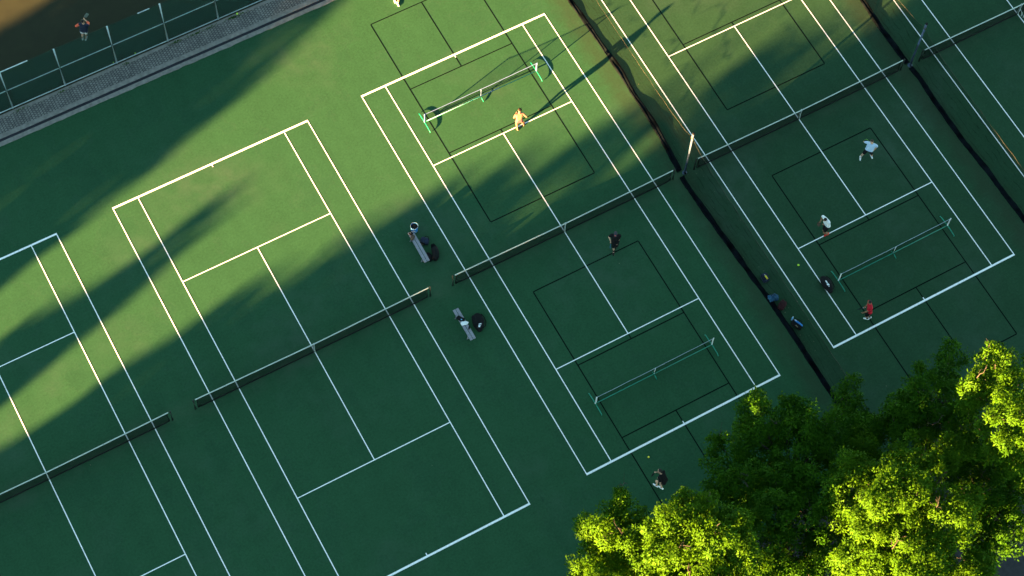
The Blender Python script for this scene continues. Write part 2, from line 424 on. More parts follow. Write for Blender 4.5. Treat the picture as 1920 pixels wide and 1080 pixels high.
# ------------------------------------------------------------------ tennis nets
def tennis_net(cx, label, cap_left=True):
    t = thing('tennis_net', (cx, 0, 0), label, 'tennis net', 'tennis nets across the green courts')
    h = 6.42
    top = lambda x: 0.914 + (1.07 - 0.914) * (abs(x) / h) ** 1.15
    bot = lambda x: 0.03 + 0.05 * max(0, abs(x) / h - 0.9) / 0.1
    for s in (-1, 1):
        bm = bmesh.new(); tube(bm, [(cx + s * h, 0, 0), (cx + s * h, 0, 1.06), (cx + s * h, 0, 1.09)], [0.047, 0.047, 0.03], 12); obj('post', bm, MT['postgreen'], t, True)
        bm = bmesh.new(); tube(bm, [(cx + s * (h - 0.20), 0.005, top(h) - 0.05), (cx + s * (h - 0.15), 0.005, 0.06)], 0.028, 6); obj('side_band', bm, MT['black'], t, True)
    n = 64; e = h - 0.16
    xs = [-e + 2 * e * i / n for i in range(n + 1)]
    bm = bmesh.new(); pr = None
    for x in xs:
        yo = 0.03 * mnoise.noise(Vector((x * 0.6 + cx, 0, 0)))
        cur = [bm.verts.new((cx + x, yo * math.sin(math.pi * k / 4) , bot(x) + (top(x) - 0.05 - bot(x)) * k / 4)) for k in range(5)]
        if pr:
            for k in range(4): bm.faces.new((pr[k], cur[k], cur[k + 1], pr[k + 1]))
        pr = cur
    obj('mesh', bm, MT['net'], t, True)
    bm = bmesh.new(); pr = None                       # folded white tape
    for x in [-h + 0.1 + 2 * (h - 0.1) * i / n for i in range(n + 1)]:
        z = top(x)
        cur = [bm.verts.new((cx + x, y, zz)) for y, zz in ((-0.018, z - 0.06), (-0.022, z - 0.01), (0, z + 0.008), (0.022, z - 0.01), (0.018, z - 0.06))]
        if pr:
            for k in range(4): bm.faces.new((pr[k], cur[k], cur[k + 1], pr[k + 1]))
        pr = cur
    obj('top_tape', bm, MT['tape'], t)
    bm = bmesh.new(); pts = [(cx + x, -0.01, bot(x)) for x in xs]; tube(bm, pts, 0.030, 6); obj('hem', bm, MT['black'], t, True)
    bm = bmesh.new()
    for y in (-0.03, 0.03):
        tube(bm, [(cx + 0.01, y, 0.92), (cx - 0.005, y * 1.1, 0.5), (cx, y * 1.6, 0.02)], 0.022, 6)
    box(bm, (cx, 0, 0.02), (0.07, 0.13, 0.03))
    obj('centre_strap', bm, MT['tape'], t, True)
    return t
tennis_net(CX['A'], 'tennis net with one end in view, nearest the broad sunlit stripe at far left')
tennis_net(CX['B'], 'tennis net whose right end stands close to the bench with the white cloth')
tennis_net(CX['C'], 'tennis net between the two white and green portable nets of one court')
tennis_net(CX['D'], 'tennis net on the court of the player in a pale blue shirt')
tn = tennis_net(CX['E'], 'tennis net beyond the farthest tall pole, its loose centre strap hanging down')
bm = bmesh.new(); q = G(1914, 31)
tube(bm, [(CX['E'] + 0.01, -0.06, 0.5), (CX['E'] + 0.1, -0.2, 0.25), q + Vector((0, 0, .05)), q + Vector((.12, .08, .03)), q + Vector((.16, -.06, .03)), q + Vector((0.05, -.12, .03))], 0.022, 6)
obj('loose_strap', bm, MT['tape'], tn, True)

# ------------------------------------------------------------------ pickleball nets
def pickle_net(cx, cy, label, hem=False):
    t = thing('portable_net', (cx, cy, 0), label, 'portable net', 'portable pickleball nets')
    e = 3.33; zb = 0.14
    for s in (-1, 1):
        bm = bmesh.new()
        tube(bm, [(cx + s * e, cy + 0.64 * math.cos(a), 0.03 + (zb - 0.03) * max(0, math.sin(a)) ** 0.6) for a in [math.pi * i / 12 for i in range(13)]], 0.026, 8)
        obj('foot', bm, MT['pgreen'], t, True)
        bm = bmesh.new(); tube(bm, [(cx + s * e, cy, zb), (cx + s * (e - 0.0), cy, 0.93)], [0.030, 0.026], 10)
        bmv = box(bm, (cx + s * (e - 0.035), cy, 0.60), (0.035, 0.02, 0.62))
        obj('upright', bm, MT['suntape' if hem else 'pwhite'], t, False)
    bm = bmesh.new(); tube(bm, [(cx - e, cy, zb), (cx + e, cy, zb)], 0.025, 8); obj('base_bar', bm, MT['pgreen'], t, True)
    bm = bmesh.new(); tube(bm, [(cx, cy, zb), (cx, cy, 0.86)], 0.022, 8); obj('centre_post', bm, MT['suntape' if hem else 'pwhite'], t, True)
    bm = bmesh.new(); tube(bm, [(cx, cy, zb), (cx, cy - 0.1, 0.10), (cx, cy - 0.30, 0.03)], 0.026, 8); tube(bm, [(cx, cy, zb), (cx, cy + 0.15, 0.03)], 0.024, 8)
    obj('centre_foot', bm, MT['pgreen'], t, True)
    n = 40; top = lambda x: 0.865 + 0.05 * (abs(x) / e) ** 1.3
    bm = bmesh.new(); b2 = bmesh.new(); b3 = bmesh.new(); pr = p2 = None
    for i in range(n + 1):
        x = -e + 0.05 + 2 * (e - 0.05) * i / n
        y = cy + 0.015 * mnoise.noise(Vector((x, cy, 1)))
        cur = [bm.verts.new((cx + x, y + 0.004, z)) for z in (0.22, 0.55, top(x) - 0.04)]
        c2 = [b2.verts.new((cx + x, y + yy, zz)) for yy, zz in ((-0.009, top(x) - 0.028), (-0.010, top(x) - 0.004), (0.010, top(x)), (0.009, top(x) - 0.028))]
        if pr:
            for k in range(2): bm.faces.new((pr[k], cur[k], cur[k + 1], pr[k + 1]))
            for k in range(3): b2.faces.new((p2[k], c2[k], c2[k + 1], p2[k + 1]))
        pr, p2 = cur, c2
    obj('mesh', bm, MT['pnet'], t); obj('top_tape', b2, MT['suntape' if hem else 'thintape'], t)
    if hem:
        pts = []
        for a, b in ((-3.2, 1.1),):
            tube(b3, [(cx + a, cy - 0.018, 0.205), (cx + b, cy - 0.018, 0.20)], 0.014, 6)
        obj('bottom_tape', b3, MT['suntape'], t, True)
    else: b3.free()
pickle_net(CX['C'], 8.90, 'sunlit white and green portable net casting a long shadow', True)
pickle_net(CX['C'], -8.95, 'shaded green and white portable net between the tree tops and the player in black')
pickle_net(CX['D'], -8.95, 'shaded green and white portable net beside the player in a red shirt')

# ------------------------------------------------------------------ divider netting with its poles
def xoff_c(y):
    pts = [(-19, 7.1), (-14.1, 7.1), (-11, 7.12), (-8, 7.10), (-5.6, 6.95), (-3.9, 6.88), (-2, 6.80), (-0.3, 6.78), (0.66, 6.9), (2.5, 7.06), (4.7, 7.12), (8.2, 7.15), (12, 7.03), (19, 7.1)]
    return np.interp(y, *zip(*pts))
def xoff_d(y):
    pts = [(-19, 21.1), (-10.4, 21.12), (-7, 21.05), (-5, 20.95), (-2.5, 20.98), (-0.8, 21.06), (0.25, 20.98), (2.64, 20.95), (4.7, 21.05), (19, 21.1)]
    return np.interp(y, *zip(*pts))
def divider(xc, xoff, y0, y1, label, pole_end):
    t = thing('divider_netting', (xc, (y0 + y1) / 2, 0), label, 'divider net', 'divider nets hung between the courts')
    n = int(abs(y1 - y0) / 0.12); L_ = abs(y1 - y0)
    def ztop(y):
        d = abs(y - pole_end)
        sag = 3.25 + 0.45 * math.exp(-d / 1.1)
        return sag - 0.05 * abs(math.sin(y * 2.3)) + 0.03 * mnoise.noise(Vector((0, y * 2, xc)))
    bm = bmesh.new(); pr = None; seed = xc
    for i in range(n + 1):
        y = y0 + (y1 - y0) * i / n; zt = ztop(y)
        cur = []
        for k in range(9):
            f = k / 8; z = 0.04 + (zt - 0.04) * f
            x = xc * f + (xoff(y) + 0.22) * (1 - f) + 0.10 * (1 - f) * f * 4 * mnoise.noise(Vector((seed, y * 0.9, z * 0.5)))
            cur.append(bm.verts.new((x, y, z)))
        if pr:
            for k in range(8): bm.faces.new((pr[k], cur[k], cur[k + 1], pr[k + 1]))
        pr = cur
    obj('netting', bm, MT['divider'], t, True)
    bm = bmesh.new(); tube(bm, [(xc, y0 + (y1 - y0) * i / n, ztop(y0 + (y1 - y0) * i / n) + 0.01) for i in range(n + 1)], 0.007, 5)
    obj('top_rope', bm, MT['cable'], t)
    bm = bmesh.new(); pr = None                        # heavy bottom skirt lying in folds
    for i in range(n + 1):
        y = y0 + (y1 - y0) * i / n; x0 = xoff(y) - 0.02
        wd = 0.29 + 0.09 * mnoise.noise(Vector((seed, y * 0.5, 5)))
        sec = [(0, 0.004), (0.03, 0.05), (0.22, 0.10), (0.42, 0.055), (0.58, 0.09), (0.80, 0.12), (0.96, 0.06), (1.0, 0.004)]
        cur = []
        for u, z in sec:
            hx = x0 + wd * u + 0.035 * mnoise.noise(Vector((u * 4, y * 1.4, seed))) + 0.02 * mnoise.noise(Vector((u * 2, y * 5.0, seed)))
            z *= float(np.interp(abs(y), (0, 0.8, 1.2, 4.0, 5.5, 20), (0.8, 0.8, 1.0, 1.0, 0.45, 0.45)))
            hz = z * (1 + 0.9 * mnoise.noise(Vector((u * 5, y * 0.8, seed + 3)))) if z > 0.01 else z
            cur.append(bm.verts.new((hx, y, max(0.004, hz))))
        if pr:
            for k in range(len(sec) - 1): bm.faces.new((pr[k], cur[k], cur[k + 1], pr[k + 1]))
        pr = cur
    obj('skirt', bm, MT['skirt'], t, True)
divider(7.12, xoff_c, 0.22, 18.5, 'brown divider netting partly in sun beside the shirtless player, black skirt on the ground', 0.22)
divider(7.12, xoff_c, -0.10, -17.8, 'shaded divider netting with bags lying along its black skirt', -0.10)
divider(21.12, xoff_d, 0.15, 18.5, 'divider netting running above the farther tall pole to the top edge', 0.15)
divider(21.12, xoff_d, -0.15, -17.8, 'divider netting running from the farther tall pole down to the right edge', -0.15)

def pole(x, y, label):
    t = thing('net_pole', (x, y, 0), label, 'pole', 'tall steel poles of the divider nets')
    bm = bmesh.new(); tube(bm, [(x, y, 0), (x, y, 4.02)], 0.065, 14); obj('shaft', bm, MT['polesteel'], t, True)
    bm = bmesh.new(); tube(bm, [(x, y, 4.02), (x, y, 4.07), (x, y, 4.09)], [0.07, 0.07, 0.03], 14); obj('end_cap', bm, MT['black'], t, True)
    bm = bmesh.new(); tube(bm, [(x, y, 3.62), (x, y, 3.70)], 0.085, 14); obj('collar', bm, MT['cable'], t, True)
    bm = bmesh.new(); tube(bm, [(x, y, 0), (x, y, 0.03)], 0.13, 14); obj('base_plate', bm, MT['polesteel'], t, True)
pole(7.17, 0.05, 'tall steel pole half in sunlight at the end of a tennis net')
pole(21.17, 0.0, 'tall steel pole wholly in shade, beyond the court of the red shirt player')

# ------------------------------------------------------------------ benches
def bench(a, b, label):
    a = Vector(a); b = Vector(b); mid = (a + b) / 2; d = (b - a); ln = d.length; d.normalize(); ang = math.atan2(d.y, d.x); nn_ = Vector((-d.y, d.x, 0))
    z = a.z
    t = thing('bench', (mid.x, mid.y, 0), label, 'bench', 'aluminium benches between the courts')
    for s in (-1, 1):
        bm = bmesh.new(); v = box(bm, (mid.x + nn_.x * s * 0.083, mid.y + nn_.y * s * 0.083, z - 0.02), (ln, 0.136, 0.04), ang)
        bmesh.ops.bevel(bm, geom=bm.edges[:], offset=0.006, segments=1)
        obj('seat_plank', bm, MT['alu'], t)
    for s in (-1, 1):
        c = mid + d * s * (ln / 2 - 0.3)
        bm = bmesh.new()
        for q in (-1, 1):
            tube(bm, [c + nn_ * q * 0.10 + Vector((0, 0, -0.045)), c + nn_ * q * 0.17 + Vector((0, 0, -z + 0.02))], 0.022, 8)
        tube(bm, [c - nn_ * 0.19 + Vector((0, 0, -z + 0.02)), c + nn_ * 0.19 + Vector((0, 0, -z + 0.02))], 0.02, 8)
        tube(bm, [c - nn_ * 0.14 + Vector((0, 0, -0.055)), c + nn_ * 0.14 + Vector((0, 0, -0.055))], 0.018, 8)
        obj('leg', bm, MT['alu'], t, True)
    return t, d, ang
ZB = 0.44
bench(G(769.5, 434.5, ZB), G(801, 490, ZB), 'silver two plank bench with a blue tub bag at one end')
bench(G(854, 579.5, ZB), G(887.3, 635.8, ZB), 'silver two plank bench with white cloth and a dark towel on it')

# ------------------------------------------------------------------ bags and small belongings
def lump(name_or_bm, c, r, ang, seed, amp=0.12, sq=0.6, sub=4, flat=True):
    """soft squarish fabric body resting at c.z"""
    bm = name_or_bm
    v = bmesh.ops.create_icosphere(bm, subdivisions=sub, radius=1.0)['verts']
    rot = Matrix.Rotation(ang, 3, 'Z')
    for q in v:
        p = q.co
        p = Vector([math.copysign(abs(k) ** sq, k) for k in p])
        nz = 1 + amp * mnoise.noise(Vector(q.co) * 2.2 + Vector((seed, 0, 0))) + amp * 0.5 * mnoise.noise(Vector(q.co) * 6 + Vector((0, seed, 0)))
        p = Vector((p.x * r[0] * nz, p.y * r[1] * nz, (p.z * nz + 0.85) * r[2]))
        if p.z < 0: p.z = 0.0
        q.co = rot @ p + Vector(c)
    return v

def patch(bm, c, ang, pts, thick=0.006, tilt=None):
    """small flat emblem, an outline with thickness lying on a bag"""
    rot = Matrix.Rotation(ang, 3, 'Z')
    if tilt is not None: rot = tilt @ rot
    lo = [bm.verts.new(Vector(c) + rot @ Vector((x, y, 0))) for x, y in pts]
    hi = [bm.verts.new(Vector(c) + rot @ Vector((x, y, thick))) for x, y in pts]
    bm.faces.new(hi); bm.faces.new(lo[::-1])
    for i in range(len(pts)):
        j = (i + 1) % len(pts); bm.faces.new((lo[i], lo[j], hi[j], hi[i]))

def imgang(dx, dy):
    a = G(960, 540); b = G(960 + dx, 540 + dy); return math.atan2((b - a).y, (b - a).x)

def racket_bag(px, py, length, width, height, ang, label, marks, group='black racket bags'):
    c = G(px, py, height * 0.8); c.z = 0
    t = thing('racket_bag', c, label, 'bag', group)
    bm = bmesh.new()                                   # racket shaped body: broad head, narrower throat
    n = 18; rings = []
    for i in range(n + 1):
        u = i / n; x = (u - 0.5) * length
        wv = width / 2 * (math.sin(math.pi * min(1, max(0.0, (u * 0.94 + 0.03)))) ** 0.55) * (1.0 - 0.18 * u)
        hv = height * (math.sin(math.pi * (u * 0.9 + 0.05)) ** 0.45)
        ring = []
        for k in range(14):
            a = 2 * math.pi * k / 14
            cx_ = math.copysign(abs(math.cos(a)) ** 0.7, math.cos(a)) * wv
            cz_ = math.copysign(abs(math.sin(a)) ** 0.7, math.sin(a)) * hv / 2 + hv / 2
            cx_ *= 1 + 0.08 * mnoise.noise(Vector((x * 3, k, px))); cz_ *= 1 + 0.10 * mnoise.noise(Vector((x * 4, k * 0.6, py)))
            p = Matrix.Rotation(ang, 3, 'Z') @ Vector((x, cx_, max(0.0, cz_)))
            ring.append(bm.verts.new(p + c))
        rings.append(ring)
    for a, b in zip(rings, rings[1:]):
        for k in range(14): bm.faces.new((a[k], a[(k + 1) % 14], b[(k + 1) % 14], b[k]))
    bm.faces.new(rings[0][::-1]); bm.faces.new(rings[-1])
    obj('body', bm, MT['black'], t, True)
    rot = Matrix.Rotation(ang, 3, 'Z')
    bm = bmesh.new()
    pts = [c + rot @ Vector((length * u, width * 0.50 * sgn, height * hh)) for u, sgn, hh in ((-0.38, 0.6, 0.75), (-0.2, 1.0, 0.5), (0.05, 1.12, 0.35), (0.28, 0.95, 0.5), (0.40, 0.5, 0.7))]
    tube(bm, pts, 0.022, 6); obj('shoulder_strap', bm, MT['black'], t, True)
    bm = bmesh.new(); lump(bm, c + rot @ Vector((-0.08 * length, -width * 0.30, height * 0.62)), (length * 0.27, width * 0.17, height * 0.22), ang, px, 0.1)
    obj('pocket', bm, MT['black'], t, True)
    bm = bmesh.new()
    for (u, v_, pts) in marks:
        patch(bm, c + rot @ Vector((u, v_, height * 1.04)), ang, pts)
    obj('emblem', bm, MT['white'], t)
    return t
quadm = lambda w_, h_, sk=0.0: [(-w_ / 2 - sk, -h_ / 2), (w_ / 2 - sk, -h_ / 2), (w_ / 2 + sk, h_ / 2), (-w_ / 2 + sk, h_ / 2)]
a1 = imgang(6, 32)
racket_bag(897, 602, 0.98, 0.66, 0.30, a1, 'big round black racket bag with one white emblem beside the bench', [(0.20, 0.05, quadm(0.05, 0.14)), (0.30, 0.02, [(-0.06, -0.06), (0.05, -0.08), (0.07, -0.01), (-0.02, 0.06)])])
a2 = imgang(15, 27)
racket_bag(1551, 531, 0.98, 0.56, 0.28, a2, 'black racket bag with two white marks lying on a sideline by the portable net', [(-0.06, -0.02, quadm(0.15, 0.065, 0.02)), (0.10, -0.02, quadm(0.11, 0.11, 0.015)), (0.21, -0.03, quadm(0.04, 0.05))])

def curved_bag():
    c = G(812, 472, 0.2); c.z = 0
    t = thing('racket_bag', c, 'long curved black racket bag standing behind the bench, tiny pale tag', 'bag', 'black racket bags')
    pts = [G(811, 457, 0.3), G(814.5, 464, 0.32), G(817, 472, 0.3), G(817, 480, 0.26), G(815, 487, 0.2)]
    bm = bmesh.new(); tube(bm, [Vector((p.x, p.y, 0.19)) for p in pts], [0.10, 0.16, 0.18, 0.18, 0.13], 12)
    for v in bm.verts:
        v.co += Vector((mnoise.noise(v.co * 5), mnoise.noise(v.co * 5 + Vector((9, 0, 0))), 0)) * 0.03
        v.co.z = max(0.0, v.co.z * 1.15)
    obj('body', bm, MT['black'], t, True)
    bm = bmesh.new(); b = G(804.5, 482, 0.12); lump(bm, Vector((b.x, b.y, 0)), (0.23, 0.16, 0.14), imgang(10, 8), 3.3, 0.15); obj('pocket', bm, MT['black'], t, True)
    bm = bmesh.new(); q = G(819, 476, 0.33); patch(bm, Vector((q.x, q.y, 0.36)), imgang(1, 4), quadm(0.10, 0.05)); obj('tag', bm, MT['bottleblue'], t)
curved_bag()

def tub_bag():
    c = G(777, 433.0, 0.0)
    t = thing('tub_bag', c, 'bright blue tub bag with open black top standing at the bench end', 'bag')
    n = 20; bm = bmesh.new(); prof = [(0.14, 0.0), (0.165, 0.05), (0.185, 0.35), (0.195, 0.56)]
    rings = [[bm.verts.new(c + Vector((r * math.cos(2 * math.pi * k / n) * 1.0, r * math.sin(2 * math.pi * k / n) * 0.95, z))) for k in range(n)] for r, z in prof]
    for a, b in zip(rings, rings[1:]):
        for k in range(n): bm.faces.new((a[k], a[(k + 1) % n], b[(k + 1) % n], b[k]))
    bm.faces.new(rings[0][::-1]); obj('body', bm, MT['blue'], t, True)
    bm = bmesh.new(); tube(bm, [c + Vector((0.197 * math.cos(2 * math.pi * k / n), 0.188 * math.sin(2 * math.pi * k / n), 0.563)) for k in range(n + 1)], 0.006, 6, False); obj('rim', bm, MT['thintape'], t, True)
    bm = bmesh.new(); lump(bm, c + Vector((0, 0, 0.40)), (0.175, 0.165, 0.075), 0.4, 8.1, 0.12, 0.8, 3); obj('lining', bm, MT['black'], t, True)
    bm = bmesh.new(); d = (CAM_dir := Vector((-0.42, -0.80, 0)))
    tube(bm, [c + d * 0.16 + Vector((-0.10, 0.05, 0.5)), c + d * 0.195 + Vector((0.02, 0, 0.30)), c + d * 0.17 + Vector((0.08, -0.02, 0.12))], 0.022, 6); obj('stripe', bm, MT['white'], t, True)
    bm = bmesh.new(); tube(bm, [c + Vector((-0.2, -0.06, 0.34)), c + Vector((-0.27, -0.12, 0.25)), c + Vector((-0.25, -0.2, 0.08)), c + Vector((-0.16, -0.25, 0.03))], 0.025, 6); obj('strap', bm, MT['black'], t, True)
tub_bag()

def simple_thing(name, px, py, z, r, ang, m, label, cat, parts=(), sq=0.6, amp=0.14, seed=0.0, bodyname='body'):
    c = G(px, py, z + r[2] * 0.8); c.z = z
    t = thing(name, c, label, cat)
    bm = bmesh.new(); lump(bm, c, r, ang, seed + px, amp, sq); obj(bodyname, bm, MT[m], t, True)
    rot = Matrix.Rotation(ang, 3, 'Z')
    for (nm, kind, off, size, mm) in parts:
        bm = bmesh.new()
        p = c + rot @ Vector((off[0], off[1], 0)) + Vector((0, 0, off[2]))
        if kind == 'lump': lump(bm, p, size, ang, seed + 5, 0.08, 0.6, 3)
        elif kind == 'strap':
            tube(bm, [p + rot @ Vector((-size[0] / 2, 0, -0.08)), p + rot @ Vector((-size[0] / 4, size[1], 0.03)), p + rot @ Vector((size[0] / 4, size[1], 0.03)), p + rot @ Vector((size[0] / 2, 0, -0.08))], size[2], 6)
        elif kind == 'patch': patch(bm, p, ang, quadm(size[0], size[1]), 0.008)
        obj(nm, bm, MT[mm], t, kind != 'patch')
    return t
ba = imgang(28, 50)
simple_thing('shoe_bag', 770.5, 437.8, ZB, (0.10, 0.075, 0.055), imgang(4, 2), 'black', 'small black pouch with a pale spot on the bench, nearest the blue tub bag', 'pouch', (('badge', 'lump', (-0.03, 0.0, 0.085), (0.03, 0.025, 0.012), 'tan'), ('loop', 'strap', (0.02, 0.03, 0.10), (0.12, 0.03, 0.008), 'black')))
simple_thing('shoe_bag', 773.6, 445.5, ZB, (0.15, 0.09, 0.065), imgang(5, -9), 'brown', 'dark brown crumpled pouch hanging over the edge of the bench', 'pouch', (('badge', 'lump', (-0.08, 0.0, 0.09), (0.035, 0.03, 0.014), 'tan'), ('loop', 'strap', (0.02, 0.03, 0.12), (0.14, 0.03, 0.008), 'black')))
simple_thing('backpack', 796.5, 452, 0.0, (0.22, 0.17, 0.17), imgang(8, 3), 'navy', 'dark navy backpack on the ground just behind the bench', 'backpack', (('front_pocket', 'lump', (-0.05, -0.13, 0.02), (0.15, 0.08, 0.12), 'black'), ('strap', 'strap', (0.05, 0.08, 0.33), (0.26, 0.10, 0.018), 'black')))
simple_thing('cloth_bag', 791.8, 456.3, 0.0, (0.15, 0.10, 0.09), imgang(8, -2), 'brown', 'brown cloth bag squeezed between the bench and the navy backpack', 'bag', (('handle', 'strap', (0.0, 0.02, 0.19), (0.18, 0.05, 0.010), 'brown'),))
simple_thing('towel', 863.7, 597.8, ZB, (0.21, 0.115, 0.03), imgang(13, 6), 'black', 'black folded towel across the middle of the bench', 'towel', (('badge', 'patch', (0.06, -0.03, 0.058), (0.06, 0.05), 'bottleblue'),), 0.45, 0.10)
simple_thing('cloth', 870.3, 606.0, ZB, (0.17, 0.095, 0.035), imgang(13, -2), 'white', 'crumpled white cloth on the bench next to the black towel', 'cloth', (('corner', 'lump', (0.17, 0.015, 0.0), (0.05, 0.035, 0.02), 'white'),), 0.7, 0.3)
def bottle(px, py, z, dirpx, length, r, m, label, standing=False):
    c = G(px, py, z + r); c.z = z
    t = thing('water_bottle', c, label, 'bottle')
    a = imgang(*dirpx); d = Vector((math.cos(a), math.sin(a), 0)); b0 = c + Vector((0, 0, r)) - d * length / 2
    bm = bmesh.new(); tube(bm, [b0, b0 + d * 0.01, b0 + d * length * 0.7, b0 + d * length * 0.8], [r * 0.8, r, r, r * 0.55], 12); obj('body', bm, MT[m], t, True)
    bm = bmesh.new(); tube(bm, [b0 + d * length * 0.8, b0 + d * length], [r * 0.5, r * 0.45], 10); obj('cap', bm, MT['white' if m != 'black' else 'black'], t, True)
bottle(879.7, 614.6, ZB, (-1, 5), 0.20, 0.036, 'black', 'black drinking bottle lying on the bench past the white cloth')
simple_thing('backpack', 1434.5, 521, 0.0, (0.24, 0.18, 0.15), imgang(4, 8), 'navy', 'dark backpack under the yellow bottle beside the divider netting', 'backpack', (('front_pocket', 'lump', (-0.04, 0.10, 0.03), (0.15, 0.10, 0.11), 'black'), ('strap', 'strap', (0.0, -0.12, 0.28), (0.3, -0.08, 0.018), 'black')))
bottle(1436.5, 519.0, 0.29, (-5, -8), 0.30, 0.045, 'yellow', 'yellow bottle lying on a dark backpack beside the divider netting')
simple_thing('duffel_bag', 1449.5, 558.5, 0.0, (0.24, 0.17, 0.13), imgang(10, -2), 'dullblue', 'dull blue crumpled bag against the skirt of the divider netting', 'bag', (('handle', 'strap', (0.0, 0.03, 0.26), (0.24, 0.07, 0.014), 'navy'), ('side_pocket', 'lump', (0.16, -0.08, 0.0), (0.10, 0.08, 0.09), 'dullblue')), 0.8, 0.35)
simple_thing('duffel_bag', 1466.5, 572.5, 0.0, (0.25, 0.16, 0.10), imgang(6, -10), 'maroon', 'dark maroon bag beside the dull blue bag at the divider netting', 'bag', (('handle', 'strap', (0.0, 0.03, 0.26), (0.2, 0.06, 0.014), 'black'), ('badge', 'lump', (-0.18, 0.10, 0.11), (0.02, 0.02, 0.012), 'white')), 0.5, 0.28)
simple_thing('backpack', 1494, 608.5, 0.0, (0.30, 0.17, 0.16), imgang(12, 9), 'black', 'black backpack with bright blue and white panels near the divider netting end', 'backpack', (('blue_panel', 'lump', (0.03, 0.06, 0.215), (0.26, 0.055, 0.05), 'blue'), ('white_panel', 'lump', (-0.10, 0.07, 0.265), (0.12, 0.022, 0.022), 'white'), ('front_pocket', 'lump', (0.06, -0.085, 0.20), (0.11, 0.075, 0.045), 'tan'), ('strap', 'strap', (0.0, 0.16, 0.22), (0.4, 0.07, 0.018), 'black')))
bottle(1485.8, 597, 0.0, (3, -6), 0.24, 0.045, 'bottleblue', 'pale blue bottle lying near the blue and white backpack')

def ball(px, py, label, m='ball', r=0.05, z=0.0):
    c = G(px, py, z + r); c.z = z + r
    bm = bmesh.new(); v = bmesh.ops.create_icosphere(bm, subdivisions=3, radius=r)['verts']
    for q in v:                                         # shallow moulded seam
        s = abs(q.co.normalized().z - 0.55 * math.sin(2 * math.atan2(q.co.y, q.co.x)))
        if s < 0.12: q.co *= 0.965
        q.co += c
    o = obj('ball', bm, MT[m], None, True); tag(o, label, 'ball', 'yellow balls lying around the courts')
ball(1497, 497, 'lime ball on the court near the black bag with two white marks', r=0.055)
ball(1216, 857, 'yellow ball in front of the crouching player in black', 'yellow', 0.05, 0.0)
ball(444.5, 25.5, 'lime ball lying on the brick pavers of the path', 'ball', 0.05, 0.02)
ball(253.5, 99.5, 'lime ball against the fence foot, the one midway between two fence posts', 'ball', 0.04)
ball(212.5, 117, 'lime ball against the fence foot, right next to a fence post', 'ball', 0.035)

# ------------------------------------------------------------------ people
def cap_bm(bm, p, q, r1, r2, seg=12):
    """tapered capsule"""
    p = Vector(p); q = Vector(q); d = q - p
    if d.length < 1e-5: d = Vector((0, 0, 1e-4)); q = p + d
    t = d.normalized(); pts = []; rad = []
    for k in (0.02, 0.3, 0.65): a = math.pi / 2 * (1 - k); pts.append(p - t * r1 * math.sin(a)); rad.append(max(0.001, r1 * math.cos(a)))
    pts.append(p); rad.append(r1); pts.append((p + q) / 2); rad.append((r1 + r2) / 2); pts.append(q); rad.append(r2)
    for k in (0.65, 0.3, 0.02): a = math.pi / 2 * (1 - k); pts.append(q + t * r2 * math.sin(a)); rad.append(max(0.001, r2 * math.cos(a)))
    tube(bm, pts, rad, seg)

def remeshed(bm, voxel, smooth=4):
    me = bpy.data.meshes.new('tmp'); bm.to_mesh(me); bm.free()
    o = bpy.data.objects.new('tmp', me); COL.objects.link(o)
    m = o.modifiers.new('r', 'REMESH'); m.mode = 'VOXEL'; m.voxel_size = voxel
    s = o.modifiers.new('s', 'SMOOTH'); s.factor = 0.5; s.iterations = smooth
    dg = bpy.context.evaluated_depsgraph_get(); dg.update()
    res = bpy.data.meshes.new_from_object(o.evaluated_get(dg))
    bpy.data.objects.remove(o); bpy.data.meshes.remove(me)
    return res

def ik(a, c, l1, l2, pole):
    d = c - a; D = d.length
    if D > (l1 + l2) * 0.999: c = a + d * ((l1 + l2) * 0.999 / D); d = c - a; D = d.length
    D = max(D, abs(l1 - l2) + 0.01)
    x = (l1 * l1 - l2 * l2 + D * D) / (2 * D); h = math.sqrt(max(0, l1 * l1 - x * x)); t = d.normalized()
    pp = pole - t * pole.dot(t)
    if pp.length < 1e-4: pp = Vector((0, 0, 1))
    return a + t * x + pp.normalized() * h, c

def hand(bm, wrist, dirn, side, nrm, grip=0.5):
    """palm, four fingers of unequal length, thumb off the side of the palm"""
    dirn = dirn.normalized(); side = (side - dirn * side.dot(dirn)).normalized(); nrm = dirn.cross(side).normalized() if nrm is None else nrm
    palm = wrist + dirn * 0.085
    cap_bm(bm, wrist + side * 0.010, palm + side * 0.026, 0.026, 0.021, 8); cap_bm(bm, wrist - side * 0.010, palm - side * 0.026, 0.026, 0.020, 8)
    for k, ln in zip((-1.5, -0.5, 0.5, 1.5), (0.058, 0.074, 0.080, 0.070)):
        b = palm + side * 0.021 * k
        ang = grip * 1.3; d1 = dirn * math.cos(ang) + nrm * math.sin(ang); m_ = b + d1 * ln * 0.5
        d2 = dirn * math.cos(ang * 2.1) + nrm * math.sin(ang * 2.1); e = m_ + d2 * ln * 0.42
        cap_bm(bm, b, m_, 0.0105, 0.0098, 6); cap_bm(bm, m_, e, 0.0098, 0.0085, 6)
    b = wrist + dirn * 0.03 + side * 0.032; d1 = (dirn * 0.7 + side * 0.7 + nrm * 0.3).normalized(); m_ = b + d1 * 0.038; e = m_ + (dirn * 0.8 + nrm * 0.6).normalized() * 0.032
    cap_bm(bm, b, m_, 0.014, 0.012, 6); cap_bm(bm, m_, e, 0.012, 0.0095, 6)

